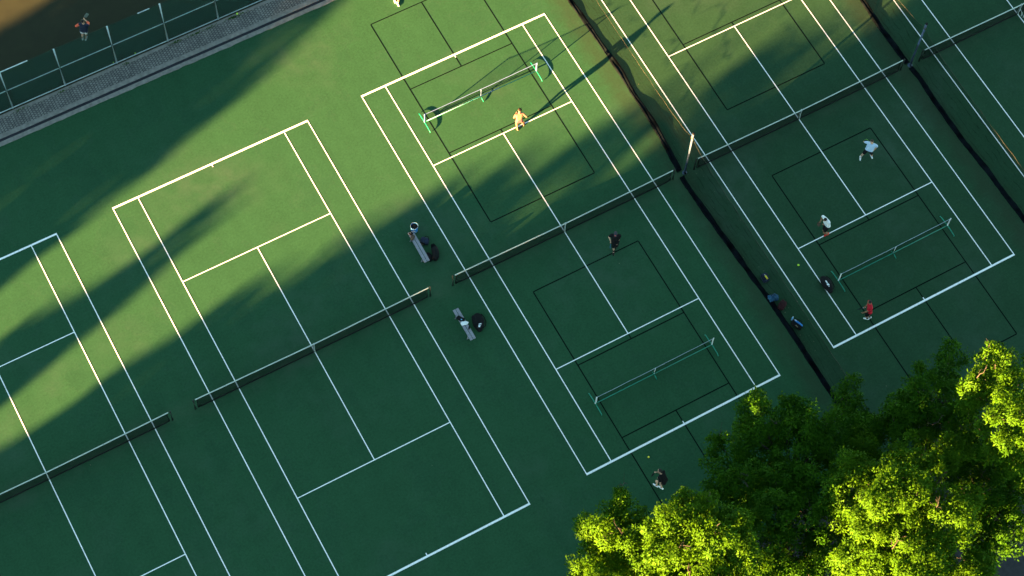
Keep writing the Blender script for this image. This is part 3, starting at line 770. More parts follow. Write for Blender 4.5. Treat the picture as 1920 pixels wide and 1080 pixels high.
def person(label, facing, pelvis, chest, head, feet, toes, hands, skin='skin1', shirt=None, shorts='black', shoe='white', hair='hair', cap=None,
           sleeve=0.65, sleeve_m=None, short_len=0.6, sock=None, headdir=None, fat=1.0, elbow_out=(0.5, 0.5), hairlen=1.0, skirt=False, build=1.0, leg_pole=(0, 0), hand_dir=(None, None), barefoot=False):
    P = G(*pelvis); Cn = G(*chest); H = G(*head)
    fa = imgang(*facing); F = Vector((math.cos(fa), math.sin(fa), 0)); Rt = Vector((F.y, -F.x, 0)); U = Vector((0, 0, 1))
    tors = (Cn - P).normalized()
    Rc = (Rt - tors * Rt.dot(tors)).normalized()
    Fc = U.cross(Rt) if False else Rc.cross(tors) * -1
    if Fc.dot(F) < 0: Fc = -Fc
    base = Vector((P.x, P.y, 0))
    t = thing('person', base, label, 'person', None)
    hip = [P - Rt * 0.095, P + Rt * 0.095]; sh = [Cn - Rc * 0.185 * build, Cn + Rc * 0.185 * build]
    bm = bmesh.new()
    # torso as overlapping flattened masses
    f = fat
    for u, rx in ((0.0, 0.095), (0.25, 0.085 * f), (0.5, 0.085 * f), (0.75, 0.095), (0.92, 0.09)):
        c = P.lerp(Cn, u); wd = (0.085, 0.075, 0.085, 0.10, 0.10)[int(u * 4.3)] * build
        cap_bm(bm, c - Rc * wd, c + Rc * wd, rx, rx, 14)
    for s in (0, 1): cap_bm(bm, Cn + (sh[s] - Cn) * 0.3, sh[s], 0.075, 0.062, 10)
    neck0 = Cn + tors * 0.04; hd = (H - neck0)
    cap_bm(bm, neck0, neck0 + hd * 0.75, 0.062, 0.052, 10)
    hf = imgang(*(headdir or facing)); HF = Vector((math.cos(hf), math.sin(hf), 0)); HU = (hd.normalized() * 0.6 + U * 0.7).normalized(); HF = (HF - HU * HF.dot(HU)).normalized(); HR = HF.cross(HU)
    hm = Matrix((HR, HF, HU)).transposed()
    hp = lambda x, y, z: H + hm @ Vector((x, y, z))
    ellipsoid(bm, H, (0.076, 0.098, 0.112), hm, 3); ellipsoid(bm, hp(0, 0.030, -0.058), (0.056, 0.062, 0.062), hm, 2)      # skull, jaw
    cap_bm(bm, hp(0, 0.092, 0.012), hp(0, 0.112, -0.022), 0.010, 0.015, 6)                                               # nose
    cap_bm(bm, hp(-0.03, 0.088, 0.026), hp(0.03, 0.088, 0.026), 0.012, 0.012, 6)                                         # brow
    cap_bm(bm, hp(-0.02, 0.086, -0.060), hp(0.02, 0.086, -0.060), 0.011, 0.011, 6)                                       # lips
    for s in (-1, 1): ellipsoid(bm, hp(s * 0.080, -0.008, -0.005), (0.014, 0.024, 0.034), hm, 2)                         # ears
    legs = []
    for s in (0, 1):
        A = G(feet[s][0], feet[s][1], feet[s][2] if len(feet[s]) > 2 else 0.085)
        ta = imgang(*toes[s]); T = Vector((math.cos(ta), math.sin(ta), 0))
        K, A = ik(hip[s], A, 0.44, 0.43, F * 0.8 + T * 0.4 + Rt * (leg_pole[s]))
        cap_bm(bm, hip[s], K, 0.088 * build, 0.056, 12); mid = K.lerp(A, 0.32) - T * 0.012
        cap_bm(bm, K, mid, 0.054, 0.056, 10); cap_bm(bm, mid, A, 0.056, 0.036, 10)
        z0 = A.z - 0.06
        cap_bm(bm, Vector((A.x, A.y, z0)) - T * 0.05, Vector((A.x, A.y, z0 - 0.005)) + T * 0.14, 0.036, 0.030, 10)
        cap_bm(bm, A, Vector((A.x, A.y, z0)) + T * 0.07, 0.038, 0.034, 8)
        for k in range(5):
            b = Vector((A.x, A.y, z0 - 0.012)) + T * (0.155 - abs(k - 1.5) * 0.006) + Vector((T.y, -T.x, 0)) * (k - 2) * 0.015
            cap_bm(bm, b, b + T * 0.03, 0.011, 0.009, 6)
        legs.append((hip[s], K, A, T, z0))
    arms = []
    for s in (0, 1):
        Wt = G(*hands[s]); sg = -1 if s == 0 else 1
        E, Wt = ik(sh[s], Wt, 0.30, 0.265, Rt * sg * elbow_out[s] - F * 0.6 - U * 0.55)
        cap_bm(bm, sh[s], E, 0.052 * build, 0.042, 10); mid = E.lerp(Wt, 0.25); cap_bm(bm, E, mid, 0.042, 0.043, 10); cap_bm(bm, mid, Wt, 0.043, 0.028, 10)
        fd = (Wt - E).normalized(); gd = fd if hand_dir[s] is None else hand_dir[s]
        hand(bm, Wt + fd * 0.01, gd, (F if abs(gd.z) > 0.6 else U + F * .2), None, 0.75 if s == 1 else 0.45)
        arms.append((sh[s], E, Wt, gd))
    me = remeshed(bm, 0.0085, 3)
    body = link('body', me, [MT[skin], MT['eye'], MT['lip']], t, True)
    for p in me.polygons:                               # eyes and lips are patches of the one skin
        l = hm.transposed() @ (Vector(p.center) - H)
        if l.y > 0.05:
            if abs(abs(l.x) - 0.032) < 0.013 and abs(l.z - 0.006) < 0.008: p.material_index = 1
            if abs(l.x) < 0.024 and abs(l.z + 0.060) < 0.010 and l.y > 0.075: p.material_index = 2
    g = 0.014
    if shirt:
        bm = bmesh.new()
        for u, rx in ((0.06, 0.102), (0.25, 0.095 * f), (0.5, 0.095 * f), (0.75, 0.100), (0.93, 0.090)):
            c = P.lerp(Cn, u); wd = (0.095, 0.088, 0.092, 0.105, 0.10)[int(u * 4.3)] * build
            cap_bm(bm, c - Rc * wd, c + Rc * wd, rx + g, rx + g, 14)
        for s in (0, 1): cap_bm(bm, Cn + (sh[s] - Cn) * 0.3, sh[s], 0.080 + g * .6, 0.066 + g, 10)
        if not sleeve_m:
            for s in (0, 1): cap_bm(bm, arms[s][0], arms[s][0].lerp(arms[s][1], sleeve), 0.058 * build + g, 0.060 + g, 10)
        me = remeshed(bm, 0.016, 3); link('shirt', me, MT[shirt], t, True)
        if sleeve_m:
            for s in (0, 1):
                bm = bmesh.new(); cap_bm(bm, arms[s][0].lerp(arms[s][1], 0.12), arms[s][1], 0.064 + g, 0.052 + g, 10); cap_bm(bm, arms[s][1], arms[s][1].lerp(arms[s][2], 0.25), 0.052 + g, 0.05 + g, 10)
                link('sleeve', remeshed(bm, 0.014, 2), MT[sleeve_m], t, True)
    bm = bmesh.new()
    cap_bm(bm, P - Rt * 0.085, P + Rt * 0.085, 0.108, 0.108, 14); cap_bm(bm, P + tors * 0.09 - Rt * 0.075, P + tors * 0.09 + Rt * 0.075, 0.094 * (f if f > 1 else 1), 0.094 * (f if f > 1 else 1), 14)
    for s in (0, 1): cap_bm(bm, hip[s], hip[s].lerp(legs[s][1], short_len), 0.106 * build, 0.092 if not skirt else 0.13, 12)
    link('skirt' if skirt else 'shorts', remeshed(bm, 0.016, 3), MT[shorts], t, True)
    if not barefoot:
        for s in (0, 1):
            h0, K, A, T, z0 = legs[s]; bm = bmesh.new(); gz = Vector((A.x, A.y, z0 - 0.002))
            cap_bm(bm, gz - T * 0.055, gz + T * 0.09, 0.046, 0.046, 10); cap_bm(bm, gz + T * 0.08, gz + T * 0.18, 0.046, 0.034, 10); cap_bm(bm, A - U * 0.03, gz, 0.048, 0.044, 10)
            for q in (0.0,): pass
            link('shoe', remeshed(bm, 0.012, 2), MT[shoe], t, True)
        if sock:
            for s in (0, 1):
                h0, K, A, T, z0 = legs[s]; bm = bmesh.new(); cap_bm(bm, A.lerp(K, 0.0), A.lerp(K, 0.32), 0.046, 0.056, 10); link('sock', remeshed(bm, 0.012, 2), MT[sock], t, True)
    bm = bmesh.new()
    ellipsoid(bm, hp(0, -0.020, 0.030), (0.084, 0.094, 0.100), hm, 3)
    if hairlen > 1: ellipsoid(bm, hp(0, -0.075, -0.06), (0.055, 0.05, 0.11), hm, 3)
    for v in list(bm.verts): v.co += Vector((mnoise.noise(v.co * 30), mnoise.noise(v.co * 30 + Vector((5, 0, 0))), mnoise.noise(v.co * 30 + Vector((0, 5, 0))))) * 0.006
    obj('hair', bm, MT[hair], t, True)
    if cap:
        bm = bmesh.new(); ellipsoid(bm, hp(0, 0.0, 0.038), (0.092, 0.112, 0.098), hm, 3)
        cap_bm(bm, hp(-0.035, 0.10, 0.045), hp(-0.030, 0.175, 0.030), 0.045, 0.035, 8); cap_bm(bm, hp(0.035, 0.10, 0.045), hp(0.030, 0.175, 0.030), 0.045, 0.035, 8)
        co_ = link('cap', remeshed(bm, 0.012, 2), MT[cap], t, True)
        bm = bmesh.new(); ellipsoid(bm, hp(0, 0.155, 0.078), (0.035, 0.028, 0.010), hm, 2); obj('cap_badge', bm, MT['coral'], co_, True)
    return dict(root=t, arms=arms, legs=legs, F=F, R=Rt, P=P, C=Cn, H=H)

def paddle(hpos, tip, nrm, face, handle_m, label, edge=None):
    h = Vector(hpos); d = (Vector(tip) - h).normalized(); n = Vector(nrm); n = (n - d * n.dot(d)).normalized(); s = d.cross(n)
    t = thing('paddle', h, label, 'paddle', 'paddles in the hands of players')
    bm = bmesh.new(); tube(bm, [h - d * 0.05, h + d * 0.10], [0.017, 0.016], 8); obj('handle', bm, MT[handle_m], t, True)
    def plate(bm, w_, l0, l1, th, sc=1.0):
        pts = []
        for k in range(24):
            a = 2 * math.pi * k / 24
            x = math.copysign(abs(math.cos(a)) ** 0.5, math.cos(a)) * w_ * sc; y = (l0 + l1) / 2 + math.copysign(abs(math.sin(a)) ** 0.5, math.sin(a)) * (l1 - l0) / 2 * sc
            pts.append((x, y))
        lo = [bm.verts.new(h + s * x + d * y - n * th) for x, y in pts]; hi = [bm.verts.new(h + s * x + d * y + n * th) for x, y in pts]
        bm.faces.new(hi); bm.faces.new(lo[::-1])
        for i in range(24): j = (i + 1) % 24; bm.faces.new((lo[i], lo[j], hi[j], hi[i]))
    bm = bmesh.new(); plate(bm, 0.10, 0.09, 0.36, 0.008); obj('face', bm, MT[face], t)
    bm = bmesh.new(); plate(bm, 0.105, 0.085, 0.365, 0.005); obj('edge_guard', bm, MT[edge or 'black'], t)

UP = Vector((0, 0, 1))
# shirtless player in the sun
p = person('shirtless player in pink shorts standing in sunlight with a long shadow', (-0.35, -1), (973.2, 226.5, 0.90), (973.6, 214.2, 1.37), (974.4, 205.8, 1.60),
           [(970.2, 241.5), (982.2, 232.5)], [(-0.5, -1), (0.2, -1)], [(967.6, 213.0, 1.10), (980.2, 214.0, 1.12)], 'skinsun', None, 'pink', hair='hairsun', short_len=0.40, build=1.06, elbow_out=(0.7, 0.6), barefoot=True)
a, b = p['arms'][0], p['arms'][1]
paddle(b[2] + b[3] * 0.08, b[2] + b[3] * 0.08 + p['R'] * 0.10 + p['F'] * 0.30 - UP * 0.05, p['R'], 'black', 'white', 'dark paddle held in front of the shirtless player')
# player in black with a cap
p = person('player all in black with a grey cap walking with a blue paddle', (-0.12, 1), (1153.8, 452.5, 0.92), (1154.4, 441.2, 1.42), (1154.2, 437.8, 1.67),
           [(1154.5, 459.5, 0.13), (1150.7, 471.3)], [(0, 1), (-0.1, 1)], [(1157.4, 456.2, 0.86), (1144.6, 451.8, 0.92)], 'skin1', 'black', 'black', 'black', 'hair', 'cap', sock='black', short_len=0.85, build=1.1, elbow_out=(0.9, 0.9))
b = p['arms'][1]; hp_ = b[2] + b[3] * 0.08
paddle(hp_, hp_ + p['F'] * 0.18 - UP * 0.4, p['R'], 'blue', 'black', 'blue paddle hanging from the hand of the player in black')
# crouching player near the trees
p = person('player in black crouching with white shoes near the tree tops', (-0.85, -0.45), (1246.5, 902.5, 0.74), (1240.2, 890, 1.08), (1237.2, 882.5, 1.28),
           [(1231.5, 910.5), (1241, 914.5)], [(-0.85, -0.5), (-0.8, -0.5)], [(1234.5, 898.5, 0.80), (1230.8, 885.2, 1.02)], 'skin1', 'black', 'black', 'white', 'hair', short_len=0.55, hairlen=2, build=1.1, fat=1.05)
b = p['arms'][1]; hp_ = b[2] + b[3] * 0.08
paddle(hp_, hp_ + (G(1222.5, 891, 0.8) - hp_), UP + p['R'] * 0.4, 'black', 'black', 'black paddle held by the crouching player near the trees')
# pale blue shirt
p = person('player in a pale blue shirt and black shorts in a wide stance', (-0.35, 1), (1629.6, 281, 0.86), (1635, 270.2, 1.32), (1634.6, 265.6, 1.57),
           [(1633.6, 290.2), (1613.6, 293.8)], [(0.35, 1), (-0.15, 1)], [(1638.0, 281.5, 0.86), (1628.6, 270.2, 1.16)], 'skin1', 'skyblue', 'black', 'white', 'hairbr', short_len=0.62, build=1.1, fat=1.12, elbow_out=(0.5, 1.4), sleeve=0.7, sock='white', leg_pole=(-0.3, 0.6))
bm = bmesh.new(); q = G(1632, 274.5, 1.2) + Vector((-0.02, -0.02, 0.0))
b = p['arms'][1]; hp_ = b[2] + b[3] * 0.07
paddle(hp_, G(1622.2, 262.5, 1.32), p['F'] + UP * 0.5, 'black', 'white', 'black paddle with lime edge raised by the pale blue shirt player', 'lime')
# white shirt
p = person('player in a white shirt and red shoes bending at the service line', (-0.8, 0.45), (1551, 421.5, 0.80), (1549.6, 412.3, 1.18), (1546.9, 411.8, 1.38),
           [(1551.3, 438.6), (1551.8, 437.2)], [(-0.85, 0.4), (-0.9, 0.5)], [(1546.5, 421, 0.78), (1539.2, 413.2, 0.88)], 'skin2', 'white', 'black', 'redshoe', 'hair', short_len=0.75, build=1.15, fat=1.1, elbow_out=(0.6, 0.8))
b = p['arms'][1]; hp_ = b[2] + b[3] * 0.08
paddle(hp_, G(1534.8, 421, 0.62), p['F'] + UP * 0.6, 'brown', 'black', 'dark brown paddle held low by the white shirt player')
# red shirt
p = person('player in a red shirt and white shoes standing near the wide baseline', (-1, 0.12), (1630.6, 583.2, 0.90), (1631.6, 571, 1.38), (1630.4, 566.6, 1.62),
           [(1626.8, 596.8), (1631.2, 594.2)], [(-1, -0.15), (-1, 0.1)], [(1619.8, 586.0, 0.96), (1623.0, 574.8, 1.06)], 'skin2', 'red', 'black', 'white', 'hair', short_len=0.8, build=1.08, sleeve=0.75, sock='black')
b = p['arms'][1]; hp_ = b[2] + b[3] * 0.08
paddle(hp_, hp_ + p['F'] * 0.3 - UP * 0.12, UP * 0.3 + p['R'], 'navy', 'white', 'dark blue paddle with white handle held by the red shirt player')
# player beyond the fence
p = person('player in navy with coral sleeves standing beyond the fence', (0.1, -1), (157.2, 58.8, 0.92), (156.8, 46.2, 1.38), (154.6, 39.6, 1.62),
           [(154.6, 71.2), (160.8, 72.2)], [(-0.1, -1), (0.2, -1)], [(150.5, 47.5, 1.05), (159.3, 37.0, 1.22)], 'skin1', 'navy', 'white', 'white', 'hair', sleeve_m='coral', build=1.15, fat=1.1, elbow_out=(1.6, 1.5), short_len=0.6)
b = p['arms'][1]; hp_ = b[2] + b[3] * 0.08
paddle(hp_, G(162, 28.5, 1.36), UP + p['R'] * 1.2, 'grey', 'black', 'grey paddle raised by the player beyond the fence')
# player at the top edge, only a leg in view
p = person('player with white socks and shoes at the top edge, one leg in view', (0.4, 1), (748.5, -12.5, 0.9), (749.5, -25, 1.38), (749.8, -30, 1.62),
           [(739.5, -1.0), (745.3, 5.2)], [(0.2, 1), (0.5, 1)], [(756, -15, 1.0), (743, -16, 1.0)], 'skinsun', 'white', 'pink', 'white', 'hairbr', sock='white', short_len=0.5)

# ------------------------------------------------------------------ trees
def leaves_mesh(name, cen, out, size, tint, m, parent, nleaf=9, rr=0.20, wide=0.5, soft=None):
    """cen: tuft centres (N,3), out: tuft axes; every tuft is a rosette of pointed leaves"""
    N = len(cen)
    ax = out / np.linalg.norm(out, axis=1, keepdims=True)
    ref = np.where(np.abs(ax[:, 2:3]) < 0.9, np.array([[0, 0, 1.0]]), np.array([[1.0, 0, 0]]))
    u = np.cross(ax, ref); u /= np.linalg.norm(u, axis=1, keepdims=True); v = np.cross(ax, u)
    k = nleaf
    ang = (np.arange(k) * 2.399)[None, :] + rng.uniform(0, 6.28, (N, 1)) + rng.normal(0, 0.25, (N, k))
    lift = rng.uniform(-0.25, 0.95, (N, k))
    d = (np.cos(ang) * np.cos(lift))[..., None] * u[:, None] + (np.sin(ang) * np.cos(lift))[..., None] * v[:, None] + np.sin(lift)[..., None] * ax[:, None]
    sz = size[:, None] * rng.uniform(0.7, 1.25, (N, k))
    st = cen[:, None] + d * (rr * rng.uniform(0.05, 0.75, (N, k)))[..., None] + rng.normal(0, 0.03, (N, k, 3))
    dd = d + rng.normal(0, 0.35, (N, k, 3)); dd[..., 2] -= 0.25; dd /= np.linalg.norm(dd, axis=2, keepdims=True)
    sd = np.cross(dd, ax[:, None] + rng.normal(0, 0.5, (N, k, 3))); sd /= np.linalg.norm(sd, axis=2, keepdims=True) + 1e-9
    nr = np.cross(sd, dd)
    tip = st + dd * sz[..., None]; mid = st + dd * (sz * 0.45)[..., None]
    a = mid + sd * (sz * wide * 0.5)[..., None] + nr * (sz * 0.10)[..., None]; b = mid - sd * (sz * wide * 0.5)[..., None] + nr * (sz * 0.10)[..., None]
    if soft is not None:                                # shading normals bent outwards so each clump shades as one mass
        so_ = np.broadcast_to((soft / np.linalg.norm(soft, axis=1, keepdims=True))[:, None], nr.shape)
        flip = (np.sum(nr * so_, axis=2) < 0)[..., None]
        a, b = np.where(flip, b, a), np.where(flip, a, b); nr = np.where(flip, -nr, nr)
        vn = nr * 0.32 + so_ * 0.75; vn /= np.linalg.norm(vn, axis=2, keepdims=True)
    V = np.stack([st, a, tip, b], axis=2).reshape(-1, 3)
    nf = N * k
    me = bpy.data.meshes.new(name); me.vertices.add(len(V)); me.vertices.foreach_set('co', V.ravel().astype(np.float32))
    me.loops.add(nf * 4); me.loops.foreach_set('vertex_index', np.arange(nf * 4, dtype=np.int32))
    me.polygons.add(nf); me.polygons.foreach_set('loop_start', np.arange(0, nf * 4, 4, dtype=np.int32))
    try: me.polygons.foreach_set('loop_total', np.full(nf, 4, dtype=np.int32))
    except Exception: pass
    me.update(calc_edges=True)
    if soft is not None:
        for p_ in (me.polygons,): p_.foreach_set('use_smooth', np.ones(nf, dtype=bool))
        me.normals_split_custom_set_from_vertices(np.repeat(vn.reshape(-1, 3), 4, axis=0).tolist())
    at = me.attributes.new('tint', 'FLOAT', 'FACE')
    tv = np.clip(np.repeat(tint, k) + rng.normal(0, 0.18, nf), 0, 1); at.data.foreach_set('value', tv.astype(np.float32))
    return link(name, me, m, parent)

def limb(bm, a, b, r0, r1, sag=0.12, n=6, wig=0.12):
    a = Vector(a); b = Vector(b); pts = []; rad = []
    L_ = (b - a).length
    for i in range(n + 1):
        f = i / n; p = a.lerp(b, f) + Vector((0, 0, -sag * L_ * math.sin(math.pi * f) * 0.5))
        if 0 < i < n: p += Vector((random.uniform(-1, 1), random.uniform(-1, 1), random.uniform(-1, 1))) * wig * L_ / n
        pts.append(p); rad.append(r0 + (r1 - r0) * f)
    tube(bm, pts, rad, 7)
    return pts

def tree(label, centre, ztop, curv, lobes, leaf, dens=1.0, leafsize=0.145, twigs=10, fill=True, thin=1.0, group='leafy trees beside the courts'):
    c0 = G(centre[0], centre[1], ztop * 0.7); base = Vector((c0.x, c0.y, -0.05))
    t = thing('leafy_tree', base, label, 'tree', group)
    cen, out, tin, sizes, sof = [], [], [], [], []
    bm = bmesh.new()
    h0 = ztop * 0.45
    limb(bm, base, base + Vector((0.15, 0.1, h0)), 0.24, 0.17, 0, 6, 0.10)
    top = base + Vector((0.15, 0.1, h0))
    limb(bm, top, base + Vector((0.0, 0.0, ztop - 1.0)), 0.16, 0.04, 0, 6, 0.2)
    for (px, py, rp) in lobes:
        d = math.hypot((px - centre[0]) / 37, (py - centre[1]) / 33)
        z = max(2.2, ztop - curv * d * d + rng.uniform(-1.1, 0.5)); r = rp / 46
        c = G(px, py, z)
        limb(bm, top + Vector((0, 0, rng.uniform(-0.8, 1.2))), c - Vector((0, 0, r * 0.3)), 0.075, 0.018, -0.15, 6, 0.3)
        layers = [(c, r, 1.0)]
        if fill: layers.append((c - Vector((0, 0, 1.3 + r * 0.5)) + (base - c) * 0.12 * Vector((1, 1, 0)).length * 0.5 * 0 , r * 1.05, 0.75))
        for (cc, r_, dn) in layers:
            n = max(8, int(dens * dn * 88 * r_ * r_ + 6))
            dirs = rng.normal(size=(n, 3)); dirs[:, 2] = np.abs(dirs[:, 2]) * 0.9 - 0.25 * rng.random(n); dirs /= np.linalg.norm(dirs, axis=1, keepdims=True)
            # lobes are ragged: radius modulated by direction
            mod = np.array([1 + 0.45 * mnoise.noise(Vector(q) * 2.3 + Vector((px * 0.13, py * 0.17, z))) for q in dirs])
            rad = r_ * mod * rng.uniform(0.30, 1.0, n) ** 0.45
            hv = np.array(cc) - np.array(base); hv[2] = 0.35 * np.linalg.norm(hv[:2]) + 0.2; hv /= np.linalg.norm(hv)
            off = dirs * rad[:, None] * np.array([1, 1, 0.8]); al = off @ hv
            off = off * (1 - 0.30 * np.clip(al / r_, 0, 1))[:, None] + (np.where(al > 0, (1.05 if leaf == 'leafB' else 0.6) * al, 0.0))[:, None] * hv       # boughs taper outwards
            sub = np.array(cc)[None] + off; keep_ = rng.random(n) < 0.15                                                # chunky leaf clumps along the bough
            keep_[:3] = True; sub = sub[keep_]; sd_ = dirs[keep_]
            lo_ = rng.random(n) < 0.22                     # loose single sprays between the clumps
            lp = np.array(cc)[None] + off[lo_] * rng.uniform(0.8, 1.25, (int(lo_.sum()), 1))
            cen.append(lp); out.append(dirs[lo_] + np.array([-0.2, -0.05, 0.5])); sof.append(dirs[lo_] + np.array([0, 0, 0.3])); tin.append(np.clip(rng.normal(0.5, 0.2, len(lp)), 0, 1)); sizes.append(np.full(len(lp), leafsize))
            for sc_, dd_ in zip(sub, sd_):
                rs = rng.uniform(0.15, 0.40); mt = int(dens * (7 + 55 * rs * rs))
                e_ = rng.normal(size=(mt, 3)); e_[:, 2] = np.abs(e_[:, 2]) - 0.45 * rng.random(mt); e_ /= np.linalg.norm(e_, axis=1, keepdims=True)
                mod2 = np.array([1 + 0.5 * mnoise.noise(Vector(q) * 1.9 + Vector(sc_)) for q in e_])
                cen.append(sc_[None] + e_ * (rs * mod2 * rng.uniform(0.35, 1.0, mt) ** 0.4)[:, None] * np.array([1, 1, 0.8]))
                out.append(e_ + 0.5 * dd_[None] + np.array([-0.2, -0.05, 0.4])); sof.append(e_ * 0.85 + dd_[None] * 0.45 + np.array([0, 0, 0.25]))
                tc_ = 0.45 + rng.normal(0, 0.16) + 0.15 * mnoise.noise(Vector((px, py, 1)))
                tin.append(np.clip(tc_ + 0.15 * e_[:, 2] + rng.normal(0, 0.10, mt), 0, 1)); sizes.append(np.full(mt, leafsize))
    allc = np.concatenate(cen)
    for _ in range(twigs * 6):                          # fine twigs inside the crown, some bare ends standing out
        q = allc[rng.integers(len(allc))]; e = Vector(q)
        s_ = top.lerp(e, 0.65) + Vector((rng.uniform(-.3, .3), rng.uniform(-.3, .3), -0.1))
        limb(bm, s_, e, 0.022, 0.006, -0.1, 4, 0.35)
    for _ in range(twigs // 2):
        px, py, rp = lobes[rng.integers(len(lobes))]
        d = math.hypot((px - centre[0]) / 37, (py - centre[1]) / 33); z = max(2.2, ztop - curv * d * d); c = G(px, py, z)
        a0 = c + Vector((rng.uniform(-.5, .5), rng.uniform(-.5, .5), rp / 39 * 0.3)); e0 = a0 + Vector((rng.uniform(-.5, .5), rng.uniform(-.5, .5), rng.uniform(0.5, 0.9)))
        pts = limb(bm, a0, e0, 0.022, 0.008, 0, 4, 0.5)
        for k in range(4):
            s0 = pts[rng.integers(1, 4)]; limb(bm, s0, s0 + Vector((rng.uniform(-.35, .35), rng.uniform(-.35, .35), rng.uniform(0.05, .4))), 0.011, 0.004, 0, 3, 0.4)
    obj('trunk', bm, MT['bark'], t, True)
    keep = rng.random(len(allc)) < thin
    leaves_mesh('crown', allc[keep], np.concatenate(out)[keep], np.concatenate(sizes)[keep], np.concatenate(tin)[keep], MT[leaf], t, soft=np.concatenate(sof)[keep])
    return t

T1a = [(1115, 985, 26), (1132, 1002, 30), (1160, 962, 28), (1182, 985, 38), (1168, 1022, 40), (1110, 1062, 32), (1150, 1062, 45), (1200, 1070, 40), (1095, 1085, 30), (1163, 930, 6), (1195, 1035, 38), (1140, 1095, 45), (1190, 1110, 45)]
T1b = [(1258, 980, 30), (1292, 962, 34), (1325, 940, 14), (1324, 960, 24), (1290, 995, 50), (1340, 1010, 40), (1250, 1035, 42), (1310, 1060, 55), (1372, 985, 24), (1388, 1003, 24), (1358, 972, 14), (1400, 1050, 36), (1445, 1062, 24), (1350, 1085, 50), (1265, 1090, 50), (1230, 992, 18), (1225, 1000, 26), (1380, 1030, 34), (1420, 1095, 45), (1310, 1120, 60)]
T2 = [(1415, 765, 20), (1440, 795, 32), (1405, 802, 16), (1480, 790, 32), (1500, 830, 48), (1440, 845, 40), (1390, 840, 26), (1368, 880, 32), (1410, 900, 42), (1460, 900, 55), (1530, 880, 55), (1540, 810, 36), (1588, 735, 18), (1590, 765, 26), (1572, 812, 34), (1520, 950, 50), (1455, 965, 50), (1480, 1030, 55), (1555, 1030, 50), (1622, 820, 30), (1352, 920, 24), (1425, 950, 40), (1500, 770, 14), (1345, 830, 8), (1605, 790, 20), (1520, 1085, 60), (1575, 960, 45), (1470, 1090, 50)]
T3 = [(1612, 825, 26), (1632, 842, 22), (1700, 845, 26), (1738, 822, 15), (1708, 870, 32), (1782, 848, 34), (1812, 842, 18), (1660, 882, 28), (1612, 885, 32), (1602, 928, 38), (1662, 938, 42), (1702, 918, 42), (1642, 980, 44), (1702, 990, 46), (1782, 968, 42), (1806, 938, 28), (1742, 1008, 46), (1662, 1040, 48), (1720, 1062, 52), (1790, 1040, 40), (1642, 1082, 40), (1832, 1060, 26), (1748, 940, 32), (1605, 1030, 30), (1690, 1110, 60), (1780, 1100, 50), (1745, 890, 30)]
T4 = [(1868, 664, 16), (1893, 678, 22), (1872, 708, 28), (1912, 718, 30), (1842, 716, 24), (1826, 738, 24), (1900, 768, 30), (1918, 800, 26), (1862, 778, 20), (1884, 830, 20), (1918, 858, 26), (1950, 700, 45), (1960, 780, 50), (1950, 850, 45), (1895, 740, 26), (1868, 655, 8)]
T5 = [(1720, 700, 18), (1735, 725, 26), (1780, 655, 8), (1790, 680, 20), (1705, 768, 30), (1742, 768, 36), (1792, 745, 36), (1664, 785, 26), (1802, 800, 42), (1836, 828, 32), (1690, 755, 16), (1770, 710, 22), (1700, 800, 30), (1830, 770, 34), (1850, 860, 30), (1640, 800, 20)]
T6 = [(1862, 900, 34), (1872, 948, 34), (1900, 918, 28), (1862, 1000, 28), (1902, 962, 24), (1842, 978, 24), (1835, 1025, 24), (1890, 880, 30), (1855, 1040, 18), (1935, 930, 34), (1822, 890, 34), (1905, 1000, 22), (1925, 965, 32), (1925, 895, 34), (1905, 868, 30), (1800, 870, 30), (1880, 985, 26), (1850, 925, 30), (1830, 950, 30), (1900, 840, 26)]
tree('bright leafy tree with a single tuft standing out, left of the brightest crown', (1155, 1040), 8.0, 0.22, T1a, 'leafA', 1.0)
tree('brightest yellow green tree, its whole top lit by the sun', (1305, 1030), 10.2, 0.26, T1b, 'leafA', 1.1)
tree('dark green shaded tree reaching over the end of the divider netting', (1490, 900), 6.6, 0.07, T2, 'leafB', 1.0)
tree('broad sunlit green tree with bare twigs showing through its crown', (1700, 970), 9.6, 0.16, T3, 'leafA', 1.1)
tree('yellow lit tree cut by the right edge above the broad sunlit tree', (1915, 760), 10.6, 0.22, T4, 'leafA', 0.9)
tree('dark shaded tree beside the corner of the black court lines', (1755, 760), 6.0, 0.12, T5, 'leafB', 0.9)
tree('thin dark tree with sparse leaves over the grey road', (1875, 950), 5.6, 0.10, T6, 'leafB', 0.8, 0.14, 14, True)

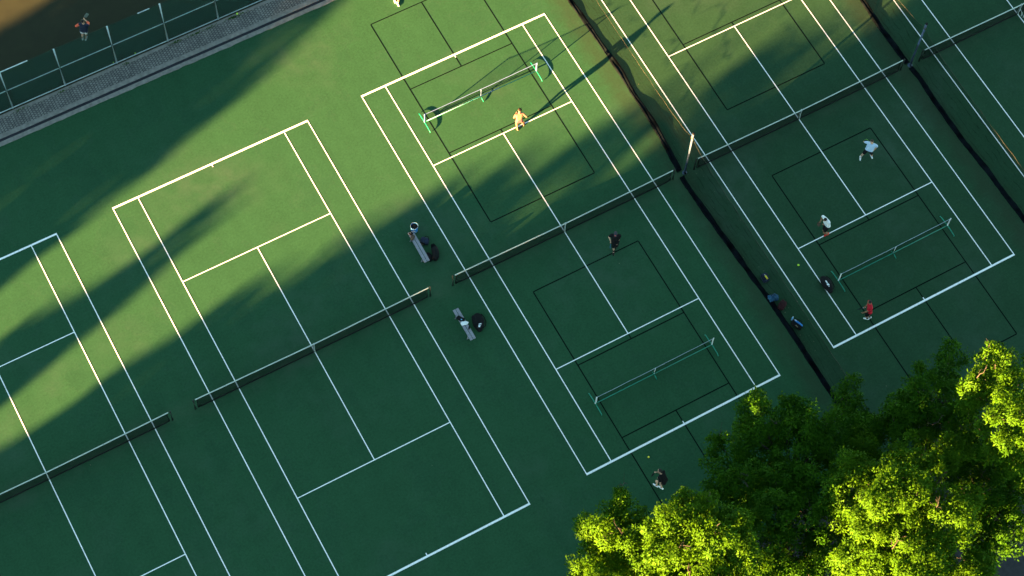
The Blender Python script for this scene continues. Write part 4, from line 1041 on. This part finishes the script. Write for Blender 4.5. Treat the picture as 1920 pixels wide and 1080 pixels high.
# trees that stand outside the frame on the sun side and throw the broad shadows
dS = Vector((math.cos(SUN_AZ), math.sin(SUN_AZ), 0)); nS = Vector((-dS.y, dS.x, 0)); TAN = math.tan(SUN_EL)
TC = -78.0
def reach(s):
    """how far along the light the shadow of the tree row falls, per cross position s"""
    pts = [(-70, 20), (-30, 10), (-22, 21), (-15, 31), (-10, 46), (-8.6, 43.5), (-7.4, 44), (-6.4, 50), (-4.4, 50), (-3.4, 42), (-2.8, 34), (-1.7, 21.5), (0, 19), (2.3, 15.5), (2.9, 8), (3.4, 5.7), (4.3, 3.3), (4.9, 1.4), (5.9, -1.4), (6.7, -3.8), (7.0, -7.1), (7.4, -8.8), (7.9, -10.7), (8.4, -12.6), (8.7, -16.5), (9.1, -20.5), (9.7, -28), (10.1, -36), (10.4, -60),
           (11.2, -60), (11.4, -27), (11.7, -16), (11.9, -12.5), (12.3, -10), (12.8, -8.8), (13.2, -10.5), (13.4, -17), (14.0, -21.5), (14.5, -26), (14.9, -40), (15.0, -60),
           (16.0, -60), (16.3, -24), (16.5, -13), (16.9, -8), (17.2, -3.4), (17.7, 0.1), (18.1, 3.5), (18.5, 10), (20, 19), (26, 19), (27.9, 8), (28.4, -6), (28.8, -14), (30.0, -30), (31, -60), (60, -60)]
    return np.interp(s, *zip(*pts))
def shade_tree(s0, s1, label, crown_low=2.0, seed=1):
    sc_ = (s0 + s1) / 2; b = dS * TC + nS * sc_
    t = thing('shade_tree', Vector((b.x, b.y, -0.06)), label, 'tree', 'trees on the sun side of the courts')
    wd = s1 - s0; zmax = max(reach(s) - TC for s in np.linspace(s0, s1, 30)) * TAN
    n = int(wd * zmax * 34)
    s = rng.uniform(s0 - 0.3, s1 + 0.3, n); tt = rng.uniform(-2.2, 2.2, n); zm = (reach(s) - TC - tt * 0 ) * TAN
    z = rng.uniform(0, 1, n) * (zmax - crown_low) + crown_low
    wob = np.array([0.22 * mnoise.noise(Vector((a * 1.3, q * 0.8, seed))) for a, q in zip(s, z)])
    gs = np.linspace(-72, 62, 2600); gr = reach(gs)
    lim = (np.min([np.interp(s + wob + e_, gs, gr) for e_ in (-0.38, -0.2, 0, 0.2, 0.38)], axis=0) - (TC + tt)) * TAN - 0.1
    k = z < lim - 0.05
    hh = z + tt * TAN                                     # height reduced to the row's own plane
    sl_s = np.array([3.1, 2.9, 2.5, 1.8, 0.9, 0.2, -1.1, -1.6, -2.0]); sl_t = np.array([-4.6, -3.6, -2.1, 0.4, 5, 10, 14.5, 19, 23.0])
    ax_s = np.interp(hh, (sl_t - TC) * TAN, sl_s)
    inr = (hh > (sl_t[0] - TC) * TAN) & (hh < (sl_t[-1] - TC) * TAN)
    k &= ~(inr & (np.abs(s - ax_s) < 0.62) & (rng.random(n) < 0.93))
    depth = lim - z
    stre = np.array([mnoise.noise(Vector(((a - b_) * 1.9, 0.35 * c_, 7.7))) for a, b_, c_ in zip(s, ax_s, hh)])
    k &= ~(inr & (s > ax_s) & (depth < 2.2) & (stre > -0.05) & (rng.random(n) < 0.80))
    st2 = np.array([mnoise.noise(Vector((a * 1.7, 0.30 * c_, 2.2))) for a, c_ in zip(s, hh)])
    k &= ~((s > 10.5) & (depth < 1.9) & (st2 > np.where(s > 16, 0.16, 0.02)) & (rng.random(n) < np.where(s > 16, 0.6, 0.78)))
    for (hs, ht, rs, rt, pr_) in ((18.3, -6.5, 0.45, 3.0, 0.6), (19.6, -12.5, 0.45, 3.2, 0.6), (20.9, -17.0, 0.5, 3.0, 0.75), (18.0, -15.5, 0.4, 2.6, 0.55), (6.3, -9.0, 0.4, 3.0, 0.8), (5.0, -2.0, 0.40, 2.5, 0.85), (3.7, 1.2, 0.4, 3.0, 0.85), (2.0, 9.0, 0.45, 3.0, 0.85), (1.2, 13.0, 0.4, 2.5, 0.8), (0.2, 16.5, 0.4, 2.0, 0.8), (8.3, -21.0, 0.35, 4.0, 0.7), (12.9, -17.5, 0.3, 2.5, 0.7)):
        k &= ~((((s - hs) / rs) ** 2 + ((hh - (ht - TC) * TAN) / (rt * TAN)) ** 2 < 1.3) & (rng.random(n) < pr_))
    hole = np.array([mnoise.noise(Vector((a * 0.9, q * 0.9, seed + 4))) for a, q in zip(s, z)])
    k &= ~((hole > 0.42) & (z > lim - 2.5))
    pos = np.array([list(dS * (TC + a) + nS * q + Vector((0, 0, zz))) for a, q, zz in zip(tt[k], s[k], z[k])])
    leaves_mesh('crown', pos, rng.normal(size=pos.shape) + np.array([0, 0, 0.4]), np.full(len(pos), 0.50), rng.uniform(0.2, 0.8, len(pos)), MT['leafC'], t, 7, 0.35, 0.7)
    bm = bmesh.new(); base = Vector((b.x, b.y, -0.06)); zt = max(2.5, min((reach(sc_) - TC) * TAN * 0.75, zmax * 0.75))
    limb(bm, base, base + Vector((0, 0, zt)), min(0.35, wd * 0.06), 0.06, 0, 8, 0.1)
    for i in range(8):
        q = pos[rng.integers(len(pos))]; limb(bm, base + Vector((0, 0, zt * rng.uniform(0.3, 0.9))), Vector(q), 0.07, 0.02, -0.1, 5, 0.2)
    obj('trunk', bm, MT['bark'], t, True)
edges = [-70, -56, -44, -33, -24, -15, -7, 0, 5, 10.4]
nm = ['outermost broad tree', 'second broad tree', 'third broad tree', 'low wide tree', 'rounded tree', 'tallest tree', 'tall leaning tree', 'sloping topped tree', 'low sloping tree']
for i, (a, b) in enumerate(zip(edges, edges[1:])):
    shade_tree(a, b, nm[i] + ' of the row on the sun side of the courts', seed=i * 3.7)
shade_tree(11.2, 14.9, 'slender conical tree standing alone in the gap of the row', seed=51)
shade_tree(16.2, 22.5, 'dense tall tree past the gap on the sun side', seed=61)
shade_tree(22.5, 30.8, 'dense lower tree at the fence end of the row', seed=71)

# weeds along the paving edge and scattered pale litter
def flecks(name, pts, m, lo, hi):
    bm = bmesh.new()
    for (x, y, z, r) in pts:
        a = random.uniform(0, 6.28); u = Vector((math.cos(a), math.sin(a), random.uniform(lo, hi))) * r; v = Vector((-math.sin(a), math.cos(a), random.uniform(lo, hi))) * r * 0.6
        p = Vector((x, y, z)); q = [bm.verts.new(p + k) for k in (u * -1, v * -1 + Vector((0, 0, r * .3)), u, v)]
        bm.faces.new(q)
    return tag(obj(name, bm, m), kind='stuff')
wd_ = []
for (px, py, sp, k) in ((437, 28, 0.16, 60), (360, 58, 0.22, 60), (330, 77, 0.10, 40), (118, 168, 0.12, 30), (40, 205, 0.12, 25), (392, 44, 0.10, 25), (235, 116, 0.08, 20)):
    c = G(px, py)
    for _ in range(k): wd_.append((c.x + random.gauss(0, sp * 1.6), 19.37 + random.gauss(0, 0.035), 0.035 + random.uniform(0, 0.05), random.uniform(0.02, 0.045)))
flecks('weeds', wd_, MT['leafB'], -0.2, 0.9)
lt = []
for (px, py) in ((1432, 508), (1445, 494), (1479, 577), (1495, 565), (1505, 582), (1515, 599), (1462, 574), (1472, 586), (1394, 483), (1291, 215), (1554, 668), (1568, 676), (1577, 692), (398, 312), (292, 133), (580, 0), (1662, 724), (810, 873), (1161, 494), (135, 855), (170, 872), (718, 441)):
    c = G(px, py); lt.append((c.x, c.y, 0.016, random.uniform(0.018, 0.032)))
for _ in range(26): lt.append((7.5 + abs(random.gauss(0, 0.35)), random.uniform(-13, 12), 0.016, random.uniform(0.012, 0.024)))
flecks('leaf_litter', lt, MT['tan'], -0.1, 0.1)
